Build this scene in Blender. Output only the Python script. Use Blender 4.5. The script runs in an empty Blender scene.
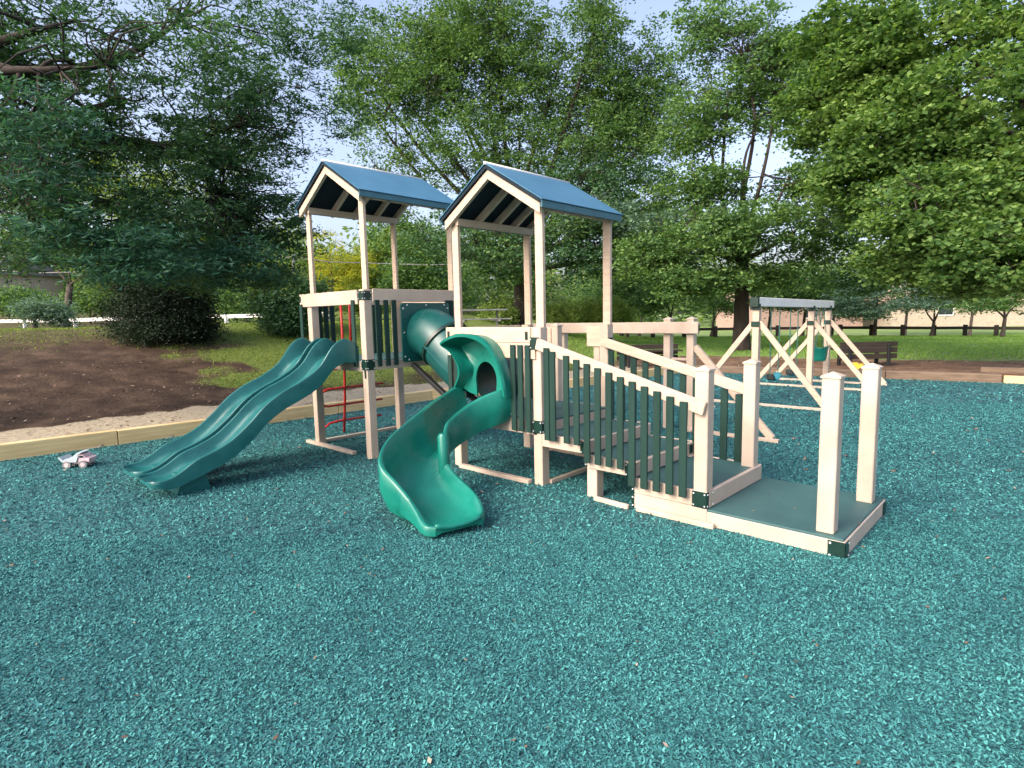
import bpy, bmesh, math, random
import numpy as np
from mathutils import Vector, Matrix
random.seed(5); rng = np.random.default_rng(11)
sc = bpy.context.scene
COL = sc.collection
# ------------------------------------------------------------------ camera
F = 582.14; YAW = -0.761239; PITCH = 0.116035; ROLL = -0.021808
CAM = Vector((3.54234, -4.10495, 1.59597))
fw = Vector((math.sin(YAW)*math.cos(PITCH), math.cos(YAW)*math.cos(PITCH), -math.sin(PITCH)))
rt0 = Vector((math.cos(YAW), -math.sin(YAW), 0)); up0 = rt0.cross(fw)
c_, s_ = math.cos(ROLL), math.sin(ROLL)
rt = c_*rt0 + s_*up0; up = -s_*rt0 + c_*up0
cd = bpy.data.cameras.new('camera'); cam = bpy.data.objects.new('camera', cd); COL.objects.link(cam)
cd.sensor_width = 36; cd.lens = F/1024*36; cd.clip_end = 900; cd.clip_start = .05
cam.matrix_world = Matrix(((rt.x, up.x, -fw.x, CAM.x), (rt.y, up.y, -fw.y, CAM.y), (rt.z, up.z, -fw.z, CAM.z), (0, 0, 0, 1)))
sc.camera = cam

def at(px, py, depth):
    """world point seen at a photo position, at a given depth in metres"""
    return CAM + (fw + rt*(px-512)/F - up*(py-384)/F)*depth
def gnd(px, depth, z=0.0):
    """ground point below a photo column at a depth"""
    az = YAW + math.atan((px-512)/F)
    d = depth/math.cos(az-YAW)
    return Vector((CAM.x+math.sin(az)*d, CAM.y+math.cos(az)*d, z))

# ------------------------------------------------------------------ materials
def newmat(name):
    m = bpy.data.materials.new(name); m.use_nodes = True
    nt = m.node_tree; b = nt.nodes['Principled BSDF']
    return m, nt, b
def N(nt, typ, **kw):
    n = nt.nodes.new(typ)
    for k, v in kw.items():
        if k in n.inputs: n.inputs[k].default_value = v
        else: setattr(n, k, v)
    return n
def ramp(nt, fac, stops):
    r = nt.nodes.new('ShaderNodeValToRGB')
    el = r.color_ramp.elements
    while len(el) < len(stops): el.new(.5)
    for e, (p, c) in zip(el, stops): e.position = p; e.color = (*c, 1)
    nt.links.new(fac, r.inputs[0]); return r.outputs[0]
def bump(nt, b, h, strength, dist=.01):
    n = N(nt, 'ShaderNodeBump', Strength=strength, Distance=dist)
    nt.links.new(h, n.inputs['Height']); nt.links.new(n.outputs[0], b.inputs['Normal'])
def mixc(nt, fac, a, bb, blend='MIX'):
    m = nt.nodes.new('ShaderNodeMix'); m.data_type = 'RGBA'; m.blend_type = blend
    for s, v in ((0, fac), (6, a), (7, bb)):
        if hasattr(v, 'links'): nt.links.new(v, m.inputs[s])
        elif s == 0: m.inputs[0].default_value = v
        else: m.inputs[s].default_value = (*v, 1)
    return m.outputs[2]
def simple(name, c1, c2, rough=.5, scale=6, bstr=.15, bscale=60, spec=.5, stretch=None, detail=5):
    m, nt, b = newmat(name)
    tc = N(nt, 'ShaderNodeTexCoord'); src = tc.outputs['Object']
    if stretch:
        mp = N(nt, 'ShaderNodeMapping'); mp.inputs['Scale'].default_value = stretch
        nt.links.new(src, mp.inputs[0]); src = mp.outputs[0]
    n = N(nt, 'ShaderNodeTexNoise', Scale=scale, Detail=detail); nt.links.new(src, n.inputs['Vector'])
    nt.links.new(ramp(nt, n.outputs[0], [(.3, c1), (.7, c2)]), b.inputs['Base Color'])
    b.inputs['Roughness'].default_value = rough
    b.inputs['Specular IOR Level'].default_value = spec
    if bstr:
        n2 = N(nt, 'ShaderNodeTexNoise', Scale=bscale, Detail=3); nt.links.new(src, n2.inputs['Vector'])
        bump(nt, b, n2.outputs[0], bstr, .004)
    return m
def leafmat(name, stops, trans=.35, rough=.6, big=.5):
    m, nt, b = newmat(name)
    g = N(nt, 'ShaderNodeNewGeometry'); tc = N(nt, 'ShaderNodeTexCoord')
    n = N(nt, 'ShaderNodeTexNoise', Scale=big, Detail=3); nt.links.new(tc.outputs['Object'], n.inputs['Vector'])
    a = N(nt, 'ShaderNodeMath', operation='MULTIPLY_ADD'); nt.links.new(g.outputs['Random Per Island'], a.inputs[0])
    a.inputs[1].default_value = .75; nt.links.new(n.outputs[0], a.inputs[2])
    s = N(nt, 'ShaderNodeMath', operation='SUBTRACT'); nt.links.new(a.outputs[0], s.inputs[0]); s.inputs[1].default_value = .38
    col = ramp(nt, s.outputs[0], stops)
    nt.links.new(col, b.inputs['Base Color']); b.inputs['Roughness'].default_value = rough
    b.inputs['Specular IOR Level'].default_value = .25
    t = N(nt, 'ShaderNodeBsdfTranslucent')
    tcol = mixc(nt, 1.0, col, (1.5, 1.6, .7), 'MULTIPLY'); nt.links.new(tcol, t.inputs[0])
    mx = N(nt, 'ShaderNodeMixShader'); mx.inputs[0].default_value = trans
    nt.links.new(b.outputs[0], mx.inputs[1]); nt.links.new(t.outputs[0], mx.inputs[2])
    nt.links.new(mx.outputs[0], nt.nodes['Material Output'].inputs[0])
    return m

M = {}
M['vinyl'] = simple('cream_vinyl', (.43, .345, .265), (.56, .46, .365), rough=.45, scale=3.2, bstr=.05, bscale=30)
M['wood_cream'] = simple('cream_painted_wood', (.46, .355, .26), (.56, .44, .33), rough=.6, scale=5, stretch=(1, 1, 6), bstr=.15, bscale=50)
M['picket'] = simple('dark_green_composite', (.008, .031, .024), (.013, .044, .035), rough=.7, spec=.25, scale=9, bstr=.2, bscale=120, stretch=(1, 1, .2))
M['bracket'] = simple('dark_green_metal', (.004, .022, .017), (.007, .032, .024), rough=.35, scale=9, bstr=.03)
M['bolt'] = simple('bolt_steel', (.45, .5, .5), (.6, .65, .65), rough=.3, bstr=0)
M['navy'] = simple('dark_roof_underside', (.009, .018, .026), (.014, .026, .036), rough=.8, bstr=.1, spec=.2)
M['deck'] = simple('green_coated_deck', (.028, .085, .085), (.045, .12, .115), rough=.6, scale=3, bstr=.3, bscale=240)
M['red'] = simple('red_steel', (.42, .015, .012), (.5, .025, .02), rough=.35, bstr=0)
M['rope'] = simple('green_coated_chain', (.03, .12, .10), (.04, .16, .13), rough=.5, bstr=0)
M['seat'] = simple('teal_swing_plastic', (.02, .16, .20), (.03, .22, .26), rough=.4, bstr=0)
M['seat_dark'] = simple('black_rubber', (.012, .014, .014), (.02, .022, .022), rough=.6)
M['black'] = simple('black_steel', (.008, .009, .010), (.014, .015, .016), rough=.5)
# sliding plastic
def plastic(name, c1, c2):
    m, nt, b = newmat(name)
    tc = N(nt, 'ShaderNodeTexCoord')
    n = N(nt, 'ShaderNodeTexNoise', Scale=3.5, Detail=6, Roughness=.65); nt.links.new(tc.outputs['Object'], n.inputs['Vector'])
    nt.links.new(ramp(nt, n.outputs[0], [(.3, c1), (.72, c2)]), b.inputs['Base Color'])
    nt.links.new(ramp(nt, n.outputs[0], [(.3, (.24,)*3), (.7, (.42,)*3)]), b.inputs['Roughness'])
    n2 = N(nt, 'ShaderNodeTexNoise', Scale=90, Detail=2); nt.links.new(tc.outputs['Object'], n2.inputs['Vector'])
    bump(nt, b, n2.outputs[0], .06, .003)
    return m
M['slide'] = plastic('green_slide_plastic', (.003, .135, .098), (.008, .20, .148))
M['slide2'] = plastic('blue_green_slide_plastic', (.007, .085, .085), (.016, .14, .135))
M['tube'] = plastic('dark_teal_tube_plastic', (.004, .060, .055), (.008, .085, .076))
# blue roof metal
m, nt, b = newmat('blue_standing_metal'); M['roof'] = m
tc = N(nt, 'ShaderNodeTexCoord'); n = N(nt, 'ShaderNodeTexNoise', Scale=2.5, Detail=6); nt.links.new(tc.outputs['Object'], n.inputs['Vector'])
nt.links.new(ramp(nt, n.outputs[0], [(.3, (.038, .15, .245)), (.7, (.055, .19, .295))]), b.inputs['Base Color'])
b.inputs['Roughness'].default_value = .38; b.inputs['Metallic'].default_value = .15
M['fascia'] = simple('teal_fascia', (.03, .11, .14), (.045, .145, .18), rough=.5)
# rubber surface
def rubber(name, stops, bs):
    m, nt, b = newmat(name)
    tc = N(nt, 'ShaderNodeTexCoord')
    v = N(nt, 'ShaderNodeTexVoronoi', Scale=70); nt.links.new(tc.outputs['Object'], v.inputs['Vector'])
    n = N(nt, 'ShaderNodeTexNoise', Scale=.55, Detail=8, Roughness=.6); nt.links.new(tc.outputs['Object'], n.inputs['Vector'])
    bw = N(nt, 'ShaderNodeSeparateColor'); nt.links.new(v.outputs['Color'], bw.inputs[0])
    c = ramp(nt, bw.outputs[0], stops)
    k = ramp(nt, n.outputs[0], [(.3, (.72, .74, .76)), (.7, (1.15, 1.15, 1.12))])
    nt.links.new(mixc(nt, 1.0, c, k, 'MULTIPLY'), b.inputs['Base Color'])
    b.inputs['Roughness'].default_value = .7
    bump(nt, b, v.outputs['Distance'], bs, .012)
    return m
M['rubber'] = rubber('teal_bonded_rubber', [(.0, (.006, .040, .048)), (.5, (.018, .105, .115)), (1, (.04, .18, .185))], .8)
m, nt, b = newmat('teal_rubber_shred'); M['shred'] = m
g = N(nt, 'ShaderNodeNewGeometry'); tc = N(nt, 'ShaderNodeTexCoord')
n = N(nt, 'ShaderNodeTexNoise', Scale=.7, Detail=6, Roughness=.6); nt.links.new(tc.outputs['Object'], n.inputs['Vector'])
c = ramp(nt, g.outputs['Random Per Island'], [(0, (.010, .045, .060)), (.25, (.030, .145, .150)), (.7, (.055, .240, .236)), (.95, (.078, .295, .285)), (1, (.11, .35, .34))])
k = ramp(nt, n.outputs[0], [(.30, (.68, .72, .76)), (.50, (.98, .99, .98)), (.70, (1.22, 1.18, 1.12))])
nt.links.new(mixc(nt, 1.0, c, k, 'MULTIPLY'), b.inputs['Base Color']); b.inputs['Roughness'].default_value = .8; b.inputs['Specular IOR Level'].default_value = .25
M['lumber'] = simple('new_pine_timber', (.55, .40, .18), (.74, .58, .30), rough=.7, scale=4, stretch=(.4, .4, 6), bstr=.3)
M['oldtie'] = simple('weathered_brown_tie', (.10, .070, .048), (.21, .15, .10), rough=.9, scale=5, stretch=(.5, 1, 6), bstr=.5)
M['bark'] = simple('dark_bark', (.018, .013, .011), (.05, .038, .030), rough=.95, scale=9, stretch=(1, 1, .25), bstr=1, bscale=18)
M['bark2'] = simple('grey_brown_bark', (.05, .04, .033), (.10, .08, .065), rough=.95, scale=9, stretch=(1, 1, .3), bstr=1, bscale=22)
M['darkwood'] = simple('dark_stained_wood', (.016, .012, .009), (.038, .028, .020), rough=.8, scale=7, stretch=(.4, .4, 4))
M['grey_metal'] = simple('weathered_grey_metal', (.16, .16, .16), (.26, .26, .25), rough=.6)
M['white_rail'] = simple('white_painted_rail', (.76, .74, .70), (.84, .82, .78), rough=.5)
M['wall_pink'] = simple('pinkish_beige_siding', (.36, .24, .19), (.46, .32, .26), rough=.9)
M['wall_beige'] = simple('pale_beige_siding', (.36, .30, .23), (.46, .39, .30), rough=.9)
M['shingle'] = simple('grey_shingles', (.14, .13, .14), (.24, .22, .23), rough=.9, scale=3)
M['glass'] = simple('dark_window_glass', (.02, .025, .03), (.03, .04, .05), rough=.1, bstr=0)
M['toygrey'] = simple('pale_grey_toy_plastic', (.40, .47, .50), (.50, .56, .58), rough=.45, bstr=0)
M['toypink'] = simple('faded_pink_plastic', (.62, .42, .45), (.68, .50, .50), rough=.45, bstr=0)
M['yellow'] = simple('yellow_plastic', (.75, .42, .03), (.8, .5, .05), rough=.4, bstr=0)
M['dirt_tan'] = simple('pale_wood_scrap', (.45, .35, .25), (.6, .5, .4), rough=.9)
M['trash'] = M['dirt_tan']
L = {}
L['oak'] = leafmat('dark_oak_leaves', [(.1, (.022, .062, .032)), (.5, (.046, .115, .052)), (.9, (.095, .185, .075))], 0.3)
L['oak_front'] = leafmat('blue_green_oak_leaves', [(.1, (.022, .072, .050)), (.5, (.045, .128, .085)), (.9, (.080, .185, .118))], 0.3)
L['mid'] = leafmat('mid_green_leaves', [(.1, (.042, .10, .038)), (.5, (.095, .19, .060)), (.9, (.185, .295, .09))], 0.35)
L['maple'] = leafmat('bright_maple_leaves', [(.1, (.050, .115, .034)), (.5, (.118, .215, .058)), (.9, (.23, .34, .095))], 0.4)
L['locust'] = leafmat('soft_green_leaves', [(.1, (.06, .13, .055)), (.5, (.11, .215, .085)), (.9, (.18, .30, .12))], 0.4)
L['pale'] = leafmat('pale_spruce_green_leaves', [(.1, (0.0675, 0.1275, 0.0975)), (.5, (0.12, 0.21, 0.15)), (.9, (0.18, 0.285, 0.18))], .3)
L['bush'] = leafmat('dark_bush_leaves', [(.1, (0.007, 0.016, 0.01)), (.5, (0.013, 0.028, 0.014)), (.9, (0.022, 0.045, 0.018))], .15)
L['bushlit'] = leafmat('lit_olive_bush_leaves', [(.1, (0.039, 0.0715, 0.0156)), (.5, (0.078, 0.1235, 0.0234)), (.9, (0.156, 0.208, 0.0325))], .35)  # lighter copy for bush tops, sunlight put into the leaf colour
L['yellow'] = leafmat('sunlit_yellow_leaves', [(.1, (.16, .22, .03)), (.5, (.34, .36, .04)), (.9, (.58, .50, .06))], 0.45)  # yellow sunlight on far foliage, put into the leaf colour
L['yg'] = leafmat('yellow_green_leaves', [(.1, (.06, .12, .03)), (.5, (.14, .22, .045)), (.9, (.30, .36, .08))], 0.4)
L['ornamental'] = leafmat('light_grass_shrub_leaves', [(.1, (0.104, 0.169, 0.039)), (.5, (0.195, 0.286, 0.065)), (.9, (0.325, 0.416, 0.117))], .4)
L['far'] = leafmat('far_wood_leaves', [(.1, (0.0525, 0.1125, 0.045)), (.5, (0.1275, 0.2175, 0.075)), (.9, (0.3, 0.375, 0.12))], .4, big=.12)
L['grass'] = leafmat('grass_blades', [(.1, (0.0675, 0.1148, 0.0243)), (.5, (0.1485, 0.216, 0.0405)), (.9, (0.27, 0.3375, 0.0675))], .35, big=.6)
L['grassfar'] = leafmat('lawn_blades', [(.1, (0.102, 0.204, 0.0374)), (.5, (0.17, 0.306, 0.0595)), (.9, (0.255, 0.391, 0.085))], .35, big=.3)
L['litter'] = leafmat('fallen_leaf_brown', [(.1, (.12, .065, .045)), (.5, (.24, .155, .105)), (.9, (.42, .33, .25))], .1, big=3)

# ------------------------------------------------------------------ object helpers
def tag(o, label=None, cat=None, group=None, kind=None):
    if label: o['label'] = label
    if cat: o['category'] = cat
    if group: o['group'] = group
    if kind: o['kind'] = kind
    return o
def empty(name, loc, label, cat, group=None):
    o = bpy.data.objects.new(name, None); COL.objects.link(o); o.location = loc
    o.empty_display_size = .2
    return tag(o, label, cat, group)
def root_loc(o):
    while o.parent: o = o.parent
    return Vector(o.location)
class MB:
    """collects shapes in world coordinates and links them as one mesh object"""
    def __init__(s): s.bm = bmesh.new()
    def box(s, a, b, bev=.004, rot=None, piv=None):
        lo = [min(a[i], b[i]) for i in range(3)]; hi = [max(a[i], b[i]) for i in range(3)]
        r = bmesh.ops.create_cube(s.bm, size=1)
        vs = r['verts']
        for v in vs:
            v.co = Vector([lo[i]+(v.co[i]+.5)*(hi[i]-lo[i]) for i in range(3)])
        if bev > 0:
            es = list({e for v in vs for e in v.link_edges})
            rr = bmesh.ops.bevel(s.bm, geom=es, offset=bev, segments=1, affect='EDGES', profile=.5)
            vs = list({v for v in vs if v.is_valid} | set(rr['verts']))
        if rot is not None:
            bmesh.ops.transform(s.bm, matrix=Matrix.Translation(piv) @ rot.to_4x4() @ Matrix.Translation(-Vector(piv)), verts=vs)
        return s
    def beam(s, p, q, w, h, bev=.004, upv=(0, 0, 1)):
        """rectangular bar from p to q; w across, h along up"""
        p, q = Vector(p), Vector(q); d = q-p; ln = d.length; d.normalize()
        x = d.cross(Vector(upv))
        if x.length < 1e-4: x = Vector((1, 0, 0))
        x.normalize(); z = x.cross(d)
        r = bmesh.ops.create_cube(s.bm, size=1); vs = r['verts']
        for v in vs: v.co = Vector((v.co.x*w, v.co.y*ln, v.co.z*h))
        if bev > 0:
            es = list({e for v in vs for e in v.link_edges})
            rr = bmesh.ops.bevel(s.bm, geom=es, offset=bev, segments=1, affect='EDGES', profile=.5)
            vs = list({v for v in vs if v.is_valid} | set(rr['verts']))
        m = Matrix((( x.x, d.x, z.x, 0), (x.y, d.y, z.y, 0), (x.z, d.z, z.z, 0), (0, 0, 0, 1)))
        bmesh.ops.transform(s.bm, matrix=Matrix.Translation((p+q)/2) @ m, verts=vs)
        return s
    def tube(s, pts, radii, seg=10, cap=True):
        pts = [Vector(p) for p in pts]
        if not hasattr(radii, '__len__'): radii = [radii]*len(pts)
        rings = []; ref = None
        for i, p in enumerate(pts):
            d = (pts[min(i+1, len(pts)-1)]-pts[max(i-1, 0)]).normalized()
            if ref is None:
                ref = d.cross(Vector((0, 0, 1)))
                if ref.length < .05: ref = d.cross(Vector((1, 0, 0)))
            ref = (ref-d*ref.dot(d)).normalized(); o = d.cross(ref)
            rings.append([s.bm.verts.new(p+(ref*math.cos(2*math.pi*k/seg)+o*math.sin(2*math.pi*k/seg))*radii[i]) for k in range(seg)])
        for a, b in zip(rings, rings[1:]):
            for k in range(seg): s.bm.faces.new((a[k], a[(k+1) % seg], b[(k+1) % seg], b[k]))
        if cap:
            s.bm.faces.new(rings[0][::-1]); s.bm.faces.new(rings[-1])
        return s
    def strip(s, rows, closed=False, cap=False):
        vr = [[s.bm.verts.new(Vector(p)) for p in r] for r in rows]
        n = len(vr[0])
        for a, b in zip(vr, vr[1:]):
            for k in range(n if closed else n-1): s.bm.faces.new((a[k], a[(k+1) % n], b[(k+1) % n], b[k]))
        if cap: s.bm.faces.new(vr[0][::-1]); s.bm.faces.new(vr[-1])
        return s
    def prism(s, poly, depth):
        """extrude polygon (list of 3D points) by vector depth"""
        d = Vector(depth)
        a = [s.bm.verts.new(Vector(p)) for p in poly]; b = [s.bm.verts.new(Vector(p)+d) for p in poly]
        n = len(a)
        s.bm.faces.new(a[::-1]); s.bm.faces.new(b)
        for k in range(n): s.bm.faces.new((a[k], a[(k+1) % n], b[(k+1) % n], b[k]))
        return s
    def build(s, name, mat, parent=None, smooth=False, autos=False, **tags):
        bmesh.ops.recalc_face_normals(s.bm, faces=s.bm.faces)
        me = bpy.data.meshes.new(name)
        if parent is not None:
            bmesh.ops.translate(s.bm, verts=s.bm.verts, vec=-root_loc(parent))
            org = None
        else:
            c = [min(v.co[i] for v in s.bm.verts) for i in range(3)]; h = [max(v.co[i] for v in s.bm.verts) for i in range(3)]
            org = Vector(((c[0]+h[0])/2, (c[1]+h[1])/2, c[2]))
            bmesh.ops.translate(s.bm, verts=s.bm.verts, vec=-org)
        s.bm.to_mesh(me); s.bm.free()
        me.materials.append(mat)
        if smooth:
            for p in me.polygons: p.use_smooth = True
        if autos: me.set_sharp_from_angle(angle=math.radians(40))
        o = bpy.data.objects.new(name, me); COL.objects.link(o)
        if parent is not None: o.parent = parent
        else: o.location = org
        return tag(o, **tags) if tags else o
def npmesh(name, verts, faces_n, mat, parent=None, org=None, **tags):
    """verts (N,3) array, consecutive groups of faces_n verts form a face"""
    me = bpy.data.meshes.new(name)
    v = np.asarray(verts, dtype=np.float32)
    o3 = np.array(root_loc(parent) if parent is not None else (org if org is not None else (0, 0, 0)), dtype=np.float32)
    v = v-o3
    n = len(v); nf = n//faces_n
    me.vertices.add(n); me.vertices.foreach_set('co', v.ravel())
    me.loops.add(n); me.loops.foreach_set('vertex_index', np.arange(n, dtype=np.int32))
    me.polygons.add(nf); me.polygons.foreach_set('loop_start', np.arange(0, n, faces_n, dtype=np.int32))
    me.update(calc_edges=True); me.materials.append(mat)
    o = bpy.data.objects.new(name, me); COL.objects.link(o)
    if parent is not None: o.parent = parent
    elif org is not None: o.location = org
    return tag(o, **tags) if tags else o

# ------------------------------------------------------------------ ground
PIT = np.array([(-6.3, -12), (-5.66, -3.4), (-5.50, -1.0), (-5.40, 3.0), (-4.25, 6.2), (-3.85, 10.55), (2.85, 11.65), (16, 13.6), (16, -12)], float)
def pit_dist(x, y):
    """signed distance to the play pit (negative inside)"""
    x = np.asarray(x, float); y = np.asarray(y, float)
    d = np.full(x.shape, 1e9); ins = np.zeros(x.shape, bool)
    n = len(PIT)
    for i in range(n):
        a = PIT[i]; b = PIT[(i+1) % n]; e = b-a
        t = np.clip(((x-a[0])*e[0]+(y-a[1])*e[1])/(e@e), 0, 1)
        d = np.minimum(d, np.hypot(x-a[0]-t*e[0], y-a[1]-t*e[1]))
        cond = ((a[1] > y) != (b[1] > y)) & (x < (b[0]-a[0])*(y-a[1])/(b[1]-a[1]+1e-12)+a[0])
        ins ^= cond
    return np.where(ins, -d, d)
def sst(a, b, x):
    t = np.clip((x-a)/(b-a), 0, 1); return t*t*(3-2*t)
def vnoise(x, y, s, seed=0):
    v = 0
    r = np.random.default_rng(seed)
    for k in range(6):
        a, b, p = r.uniform(-1, 1, 3); f = s*(1+k*.7)
        v = v+np.sin((x*a+y*b)*f*2.2+p*9+1.7*np.sin((x*b-y*a)*f+p*5))/(1+k*.5)
    return v/3
def colpx(x, y):
    az = np.arctan2(x-CAM.x, y-CAM.y)-YAW
    az = np.clip((az+math.pi) % (2*math.pi)-math.pi, -1.2, 1.2)
    return 512+F*np.tan(az)
def height(x, y):
    x = np.asarray(x, float); y = np.asarray(y, float)
    d = pit_dist(x, y); c = colpx(x, y)
    R = np.hypot(x-CAM.x, y-CAM.y)
    rise = 1.38-1.36*sst(450, 660, c)
    h = .13+rise*sst(1.2, 10.5, d)+vnoise(x, y, .5)*.03*sst(1, 3, d)
    h += (.05*sst(.5, 5, d)-.12*sst(6, 20, d))*(1-sst(1.3, 1.35, rise*0+rise))
    h += sst(40, 130, R)*(6*(1-sst(250, 560, c))+1*sst(300, 600, c)) - .35*sst(36, 46, R)*sst(600, 720, c)
    return np.where(d < .04, -.12, h)
def hz(p): return float(height(p[0], p[1]))
# polar grid, finer where the picture looks
na = 420
az = np.concatenate([np.linspace(-.95, .95, na), np.linspace(.95, 2*math.pi-.95, 60)[1:-1]])+YAW
rr = np.concatenate([np.linspace(.5, 7, 18), 7+np.cumsum(np.full(110, .13)), 21.3+np.cumsum(.3*1.035**np.arange(95))])
A, Rr = np.meshgrid(az, rr, indexing='ij')
X = CAM.x+np.sin(A)*Rr; Y = CAM.y+np.cos(A)*Rr; Z = height(X, Y)
ni, nj = X.shape
verts = np.stack([X, Y, Z], -1).reshape(-1, 3)
i, j = np.meshgrid(np.arange(ni), np.arange(nj-1), indexing='ij'); i2 = (i+1) % ni
fc = np.stack([i*nj+j, i2*nj+j, i2*nj+j+1, i*nj+j+1], -1).reshape(-1, 4)[:, ::-1]
me = bpy.data.meshes.new('ground')
me.vertices.add(len(verts)); me.vertices.foreach_set('co', verts.astype(np.float32).ravel())
me.loops.add(fc.size); me.loops.foreach_set('vertex_index', fc.astype(np.int32).ravel())
me.polygons.add(len(fc)); me.polygons.foreach_set('loop_start', np.arange(0, fc.size, 4, dtype=np.int32))
me.update(calc_edges=True)
for p in me.polygons: p.use_smooth = True
def zones(x, y):
    d = pit_dist(x, y); c = colpx(x, y); nz = vnoise(x, y, 1.3, 3)*.5+vnoise(x, y, .4, 5)*.6
    left = 1-sst(600, 680, c)
    sand = (1-sst(1.45, 1.95, d+.28*vnoise(x, y, 1.0, 7)+.15*vnoise(x, y, 3.1, 8)))*left
    c3 = c+55*vnoise(x, y, .9, 31)+25*vnoise(x, y, 2.6, 33)
    gl = sst(3.6, 9.0, d+1.4*nz+4.0*sst(170, 290, c3))*(.42+.58*sst(150, 280, c3))
    gr = sst(2.9, 4.3, d+.5*nz)*(1-.8*sst(1000, 1060, c+60*vnoise(x, y, .2, 9))*(1-sst(9, 11, d)))
    grass = gl*left+gr*(1-left)
    return sand, grass
sa, gr = zones(X, Y)
at1 = me.color_attributes.new('zone', 'FLOAT_COLOR', 'POINT')
far = sst(30, 45, Rr)
zc = np.stack([sa, gr, sst(560, 680, colpx(X, Y)), far], -1).reshape(-1, 4).astype(np.float32)
at1.data.foreach_set('color', zc.ravel())
m, nt, b = newmat('bank_sand_dirt_lawn')
vc = N(nt, 'ShaderNodeVertexColor', layer_name='zone'); sp = N(nt, 'ShaderNodeSeparateColor'); nt.links.new(vc.outputs[0], sp.inputs[0])
tc = N(nt, 'ShaderNodeTexCoord')
def no(scale, det=6, ro=.6):
    n = N(nt, 'ShaderNodeTexNoise', Scale=scale, Detail=det, Roughness=ro); nt.links.new(tc.outputs['Object'], n.inputs['Vector']); return n.outputs[0]
n1, n2, n3, n4 = no(2.2), no(14, 8, .7), no(.35), no(60, 4)
dirt = ramp(nt, n1, [(.3, (.030, .019, .012)), (.52, (.066, .043, .028)), (.75, (.13, .088, .058))])
mulch = ramp(nt, n1, [(.3, (.085, .05, .030)), (.55, (.16, .10, .062)), (.75, (.25, .175, .115))])
dirt = mixc(nt, sp.outputs[2], dirt, mulch)
sand = ramp(nt, n2, [(.28, (.12, .095, .06)), (.42, (.34, .29, .20)), (.7, (.52, .46, .34))])
grs = ramp(nt, n2, [(.3, (.055, .085, .02)), (.5, (.12, .165, .035)), (.7, (.20, .24, .06))])
lawn = ramp(nt, n3, [(.3, (.17, .27, .09)), (.6, (.25, .35, .13)), (.8, (.31, .39, .17))])
lawn = mixc(nt, .35, lawn, grs)
grs = mixc(nt, sp.outputs[2], grs, lawn)
def sharpen(mask, noise):
    a = N(nt, 'ShaderNodeMath', operation='ADD'); nt.links.new(mask, a.inputs[0]); nt.links.new(noise, a.inputs[1])
    mr = N(nt, 'ShaderNodeMapRange'); mr.inputs['From Min'].default_value = .85; mr.inputs['From Max'].default_value = 1.15
    nt.links.new(a.outputs[0], mr.inputs[0]); return mr.outputs[0]
c = mixc(nt, sharpen(sp.outputs[1], n2), dirt, grs)
c = mixc(nt, sharpen(sp.outputs[0], n2), c, sand)
nt.links.new(c, b.inputs['Base Color']); b.inputs['Roughness'].default_value = .95; b.inputs['Specular IOR Level'].default_value = .15
bump(nt, b, n2, .9, .04)
me.materials.append(m)
ground = bpy.data.objects.new('ground', me); COL.objects.link(ground); ground['kind'] = 'structure'

# rubber safety surface
mb = MB(); vs = [mb.bm.verts.new((x, y, 0)) for x, y in PIT]; mb.bm.faces.new(vs)
o = mb.build('rubber_ground', M['rubber'], kind='structure')
# loose rubber shreds on the surface
def shreds(n, dmin, dmax, size, pxpad=60):
    u = rng.random(n*2)
    dep = dmin*(dmax/dmin)**u if dmin < dmax else np.full(n*2, dmin)
    dep = np.sqrt(dmin**2+(dmax**2-dmin**2)*rng.random(n*2))
    col = rng.uniform(-40-pxpad, 1064+pxpad, n*2)
    azz = YAW+np.arctan((col-512)/F); d = dep/np.cos(azz-YAW)
    x = CAM.x+np.sin(azz)*d; y = CAM.y+np.cos(azz)*d
    k = (pit_dist(x, y) < -.05)
    k &= ~((x > 1.04) & (x < 2.62) & (y > -.06) & (y < 1.11))
    x, y = x[k][:n], y[k][:n]; n = len(x)
    th = rng.uniform(0, 2*math.pi, n); ln = size*rng.uniform(.5, 1.5, n); wd = ln*rng.uniform(.25, .6, n)
    t1 = rng.normal(0, .34, n); t2 = rng.normal(0, .42, n)
    ux, uy = np.cos(th), np.sin(th)
    a = np.stack([ux, uy, t1], -1)*ln[:, None]/2; bb = np.stack([-uy, ux, t2], -1)*wd[:, None]/2
    z = np.abs(a[:, 2])+np.abs(bb[:, 2])+rng.random(n)*.004-.001
    p = np.stack([x, y, z], -1)
    j = lambda: (1+rng.uniform(-.3, .3, (n, 1)))
    return np.stack([p-a*j()-bb*.6, p+a-bb*j(), p+a*.8*j()+bb, p-a*j()+bb*j()], 1).reshape(-1, 3)
V = np.concatenate([shreds(370000, 1.6, 4.2, .0105), shreds(260000, 4.2, 9.5, .016), shreds(60000, 9.5, 19, .028)])
npmesh('rubber_mulch', V, 4, M['shred'], kind='stuff')['label'] = 'teal rubber shreds covering the play pit floor'

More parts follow.
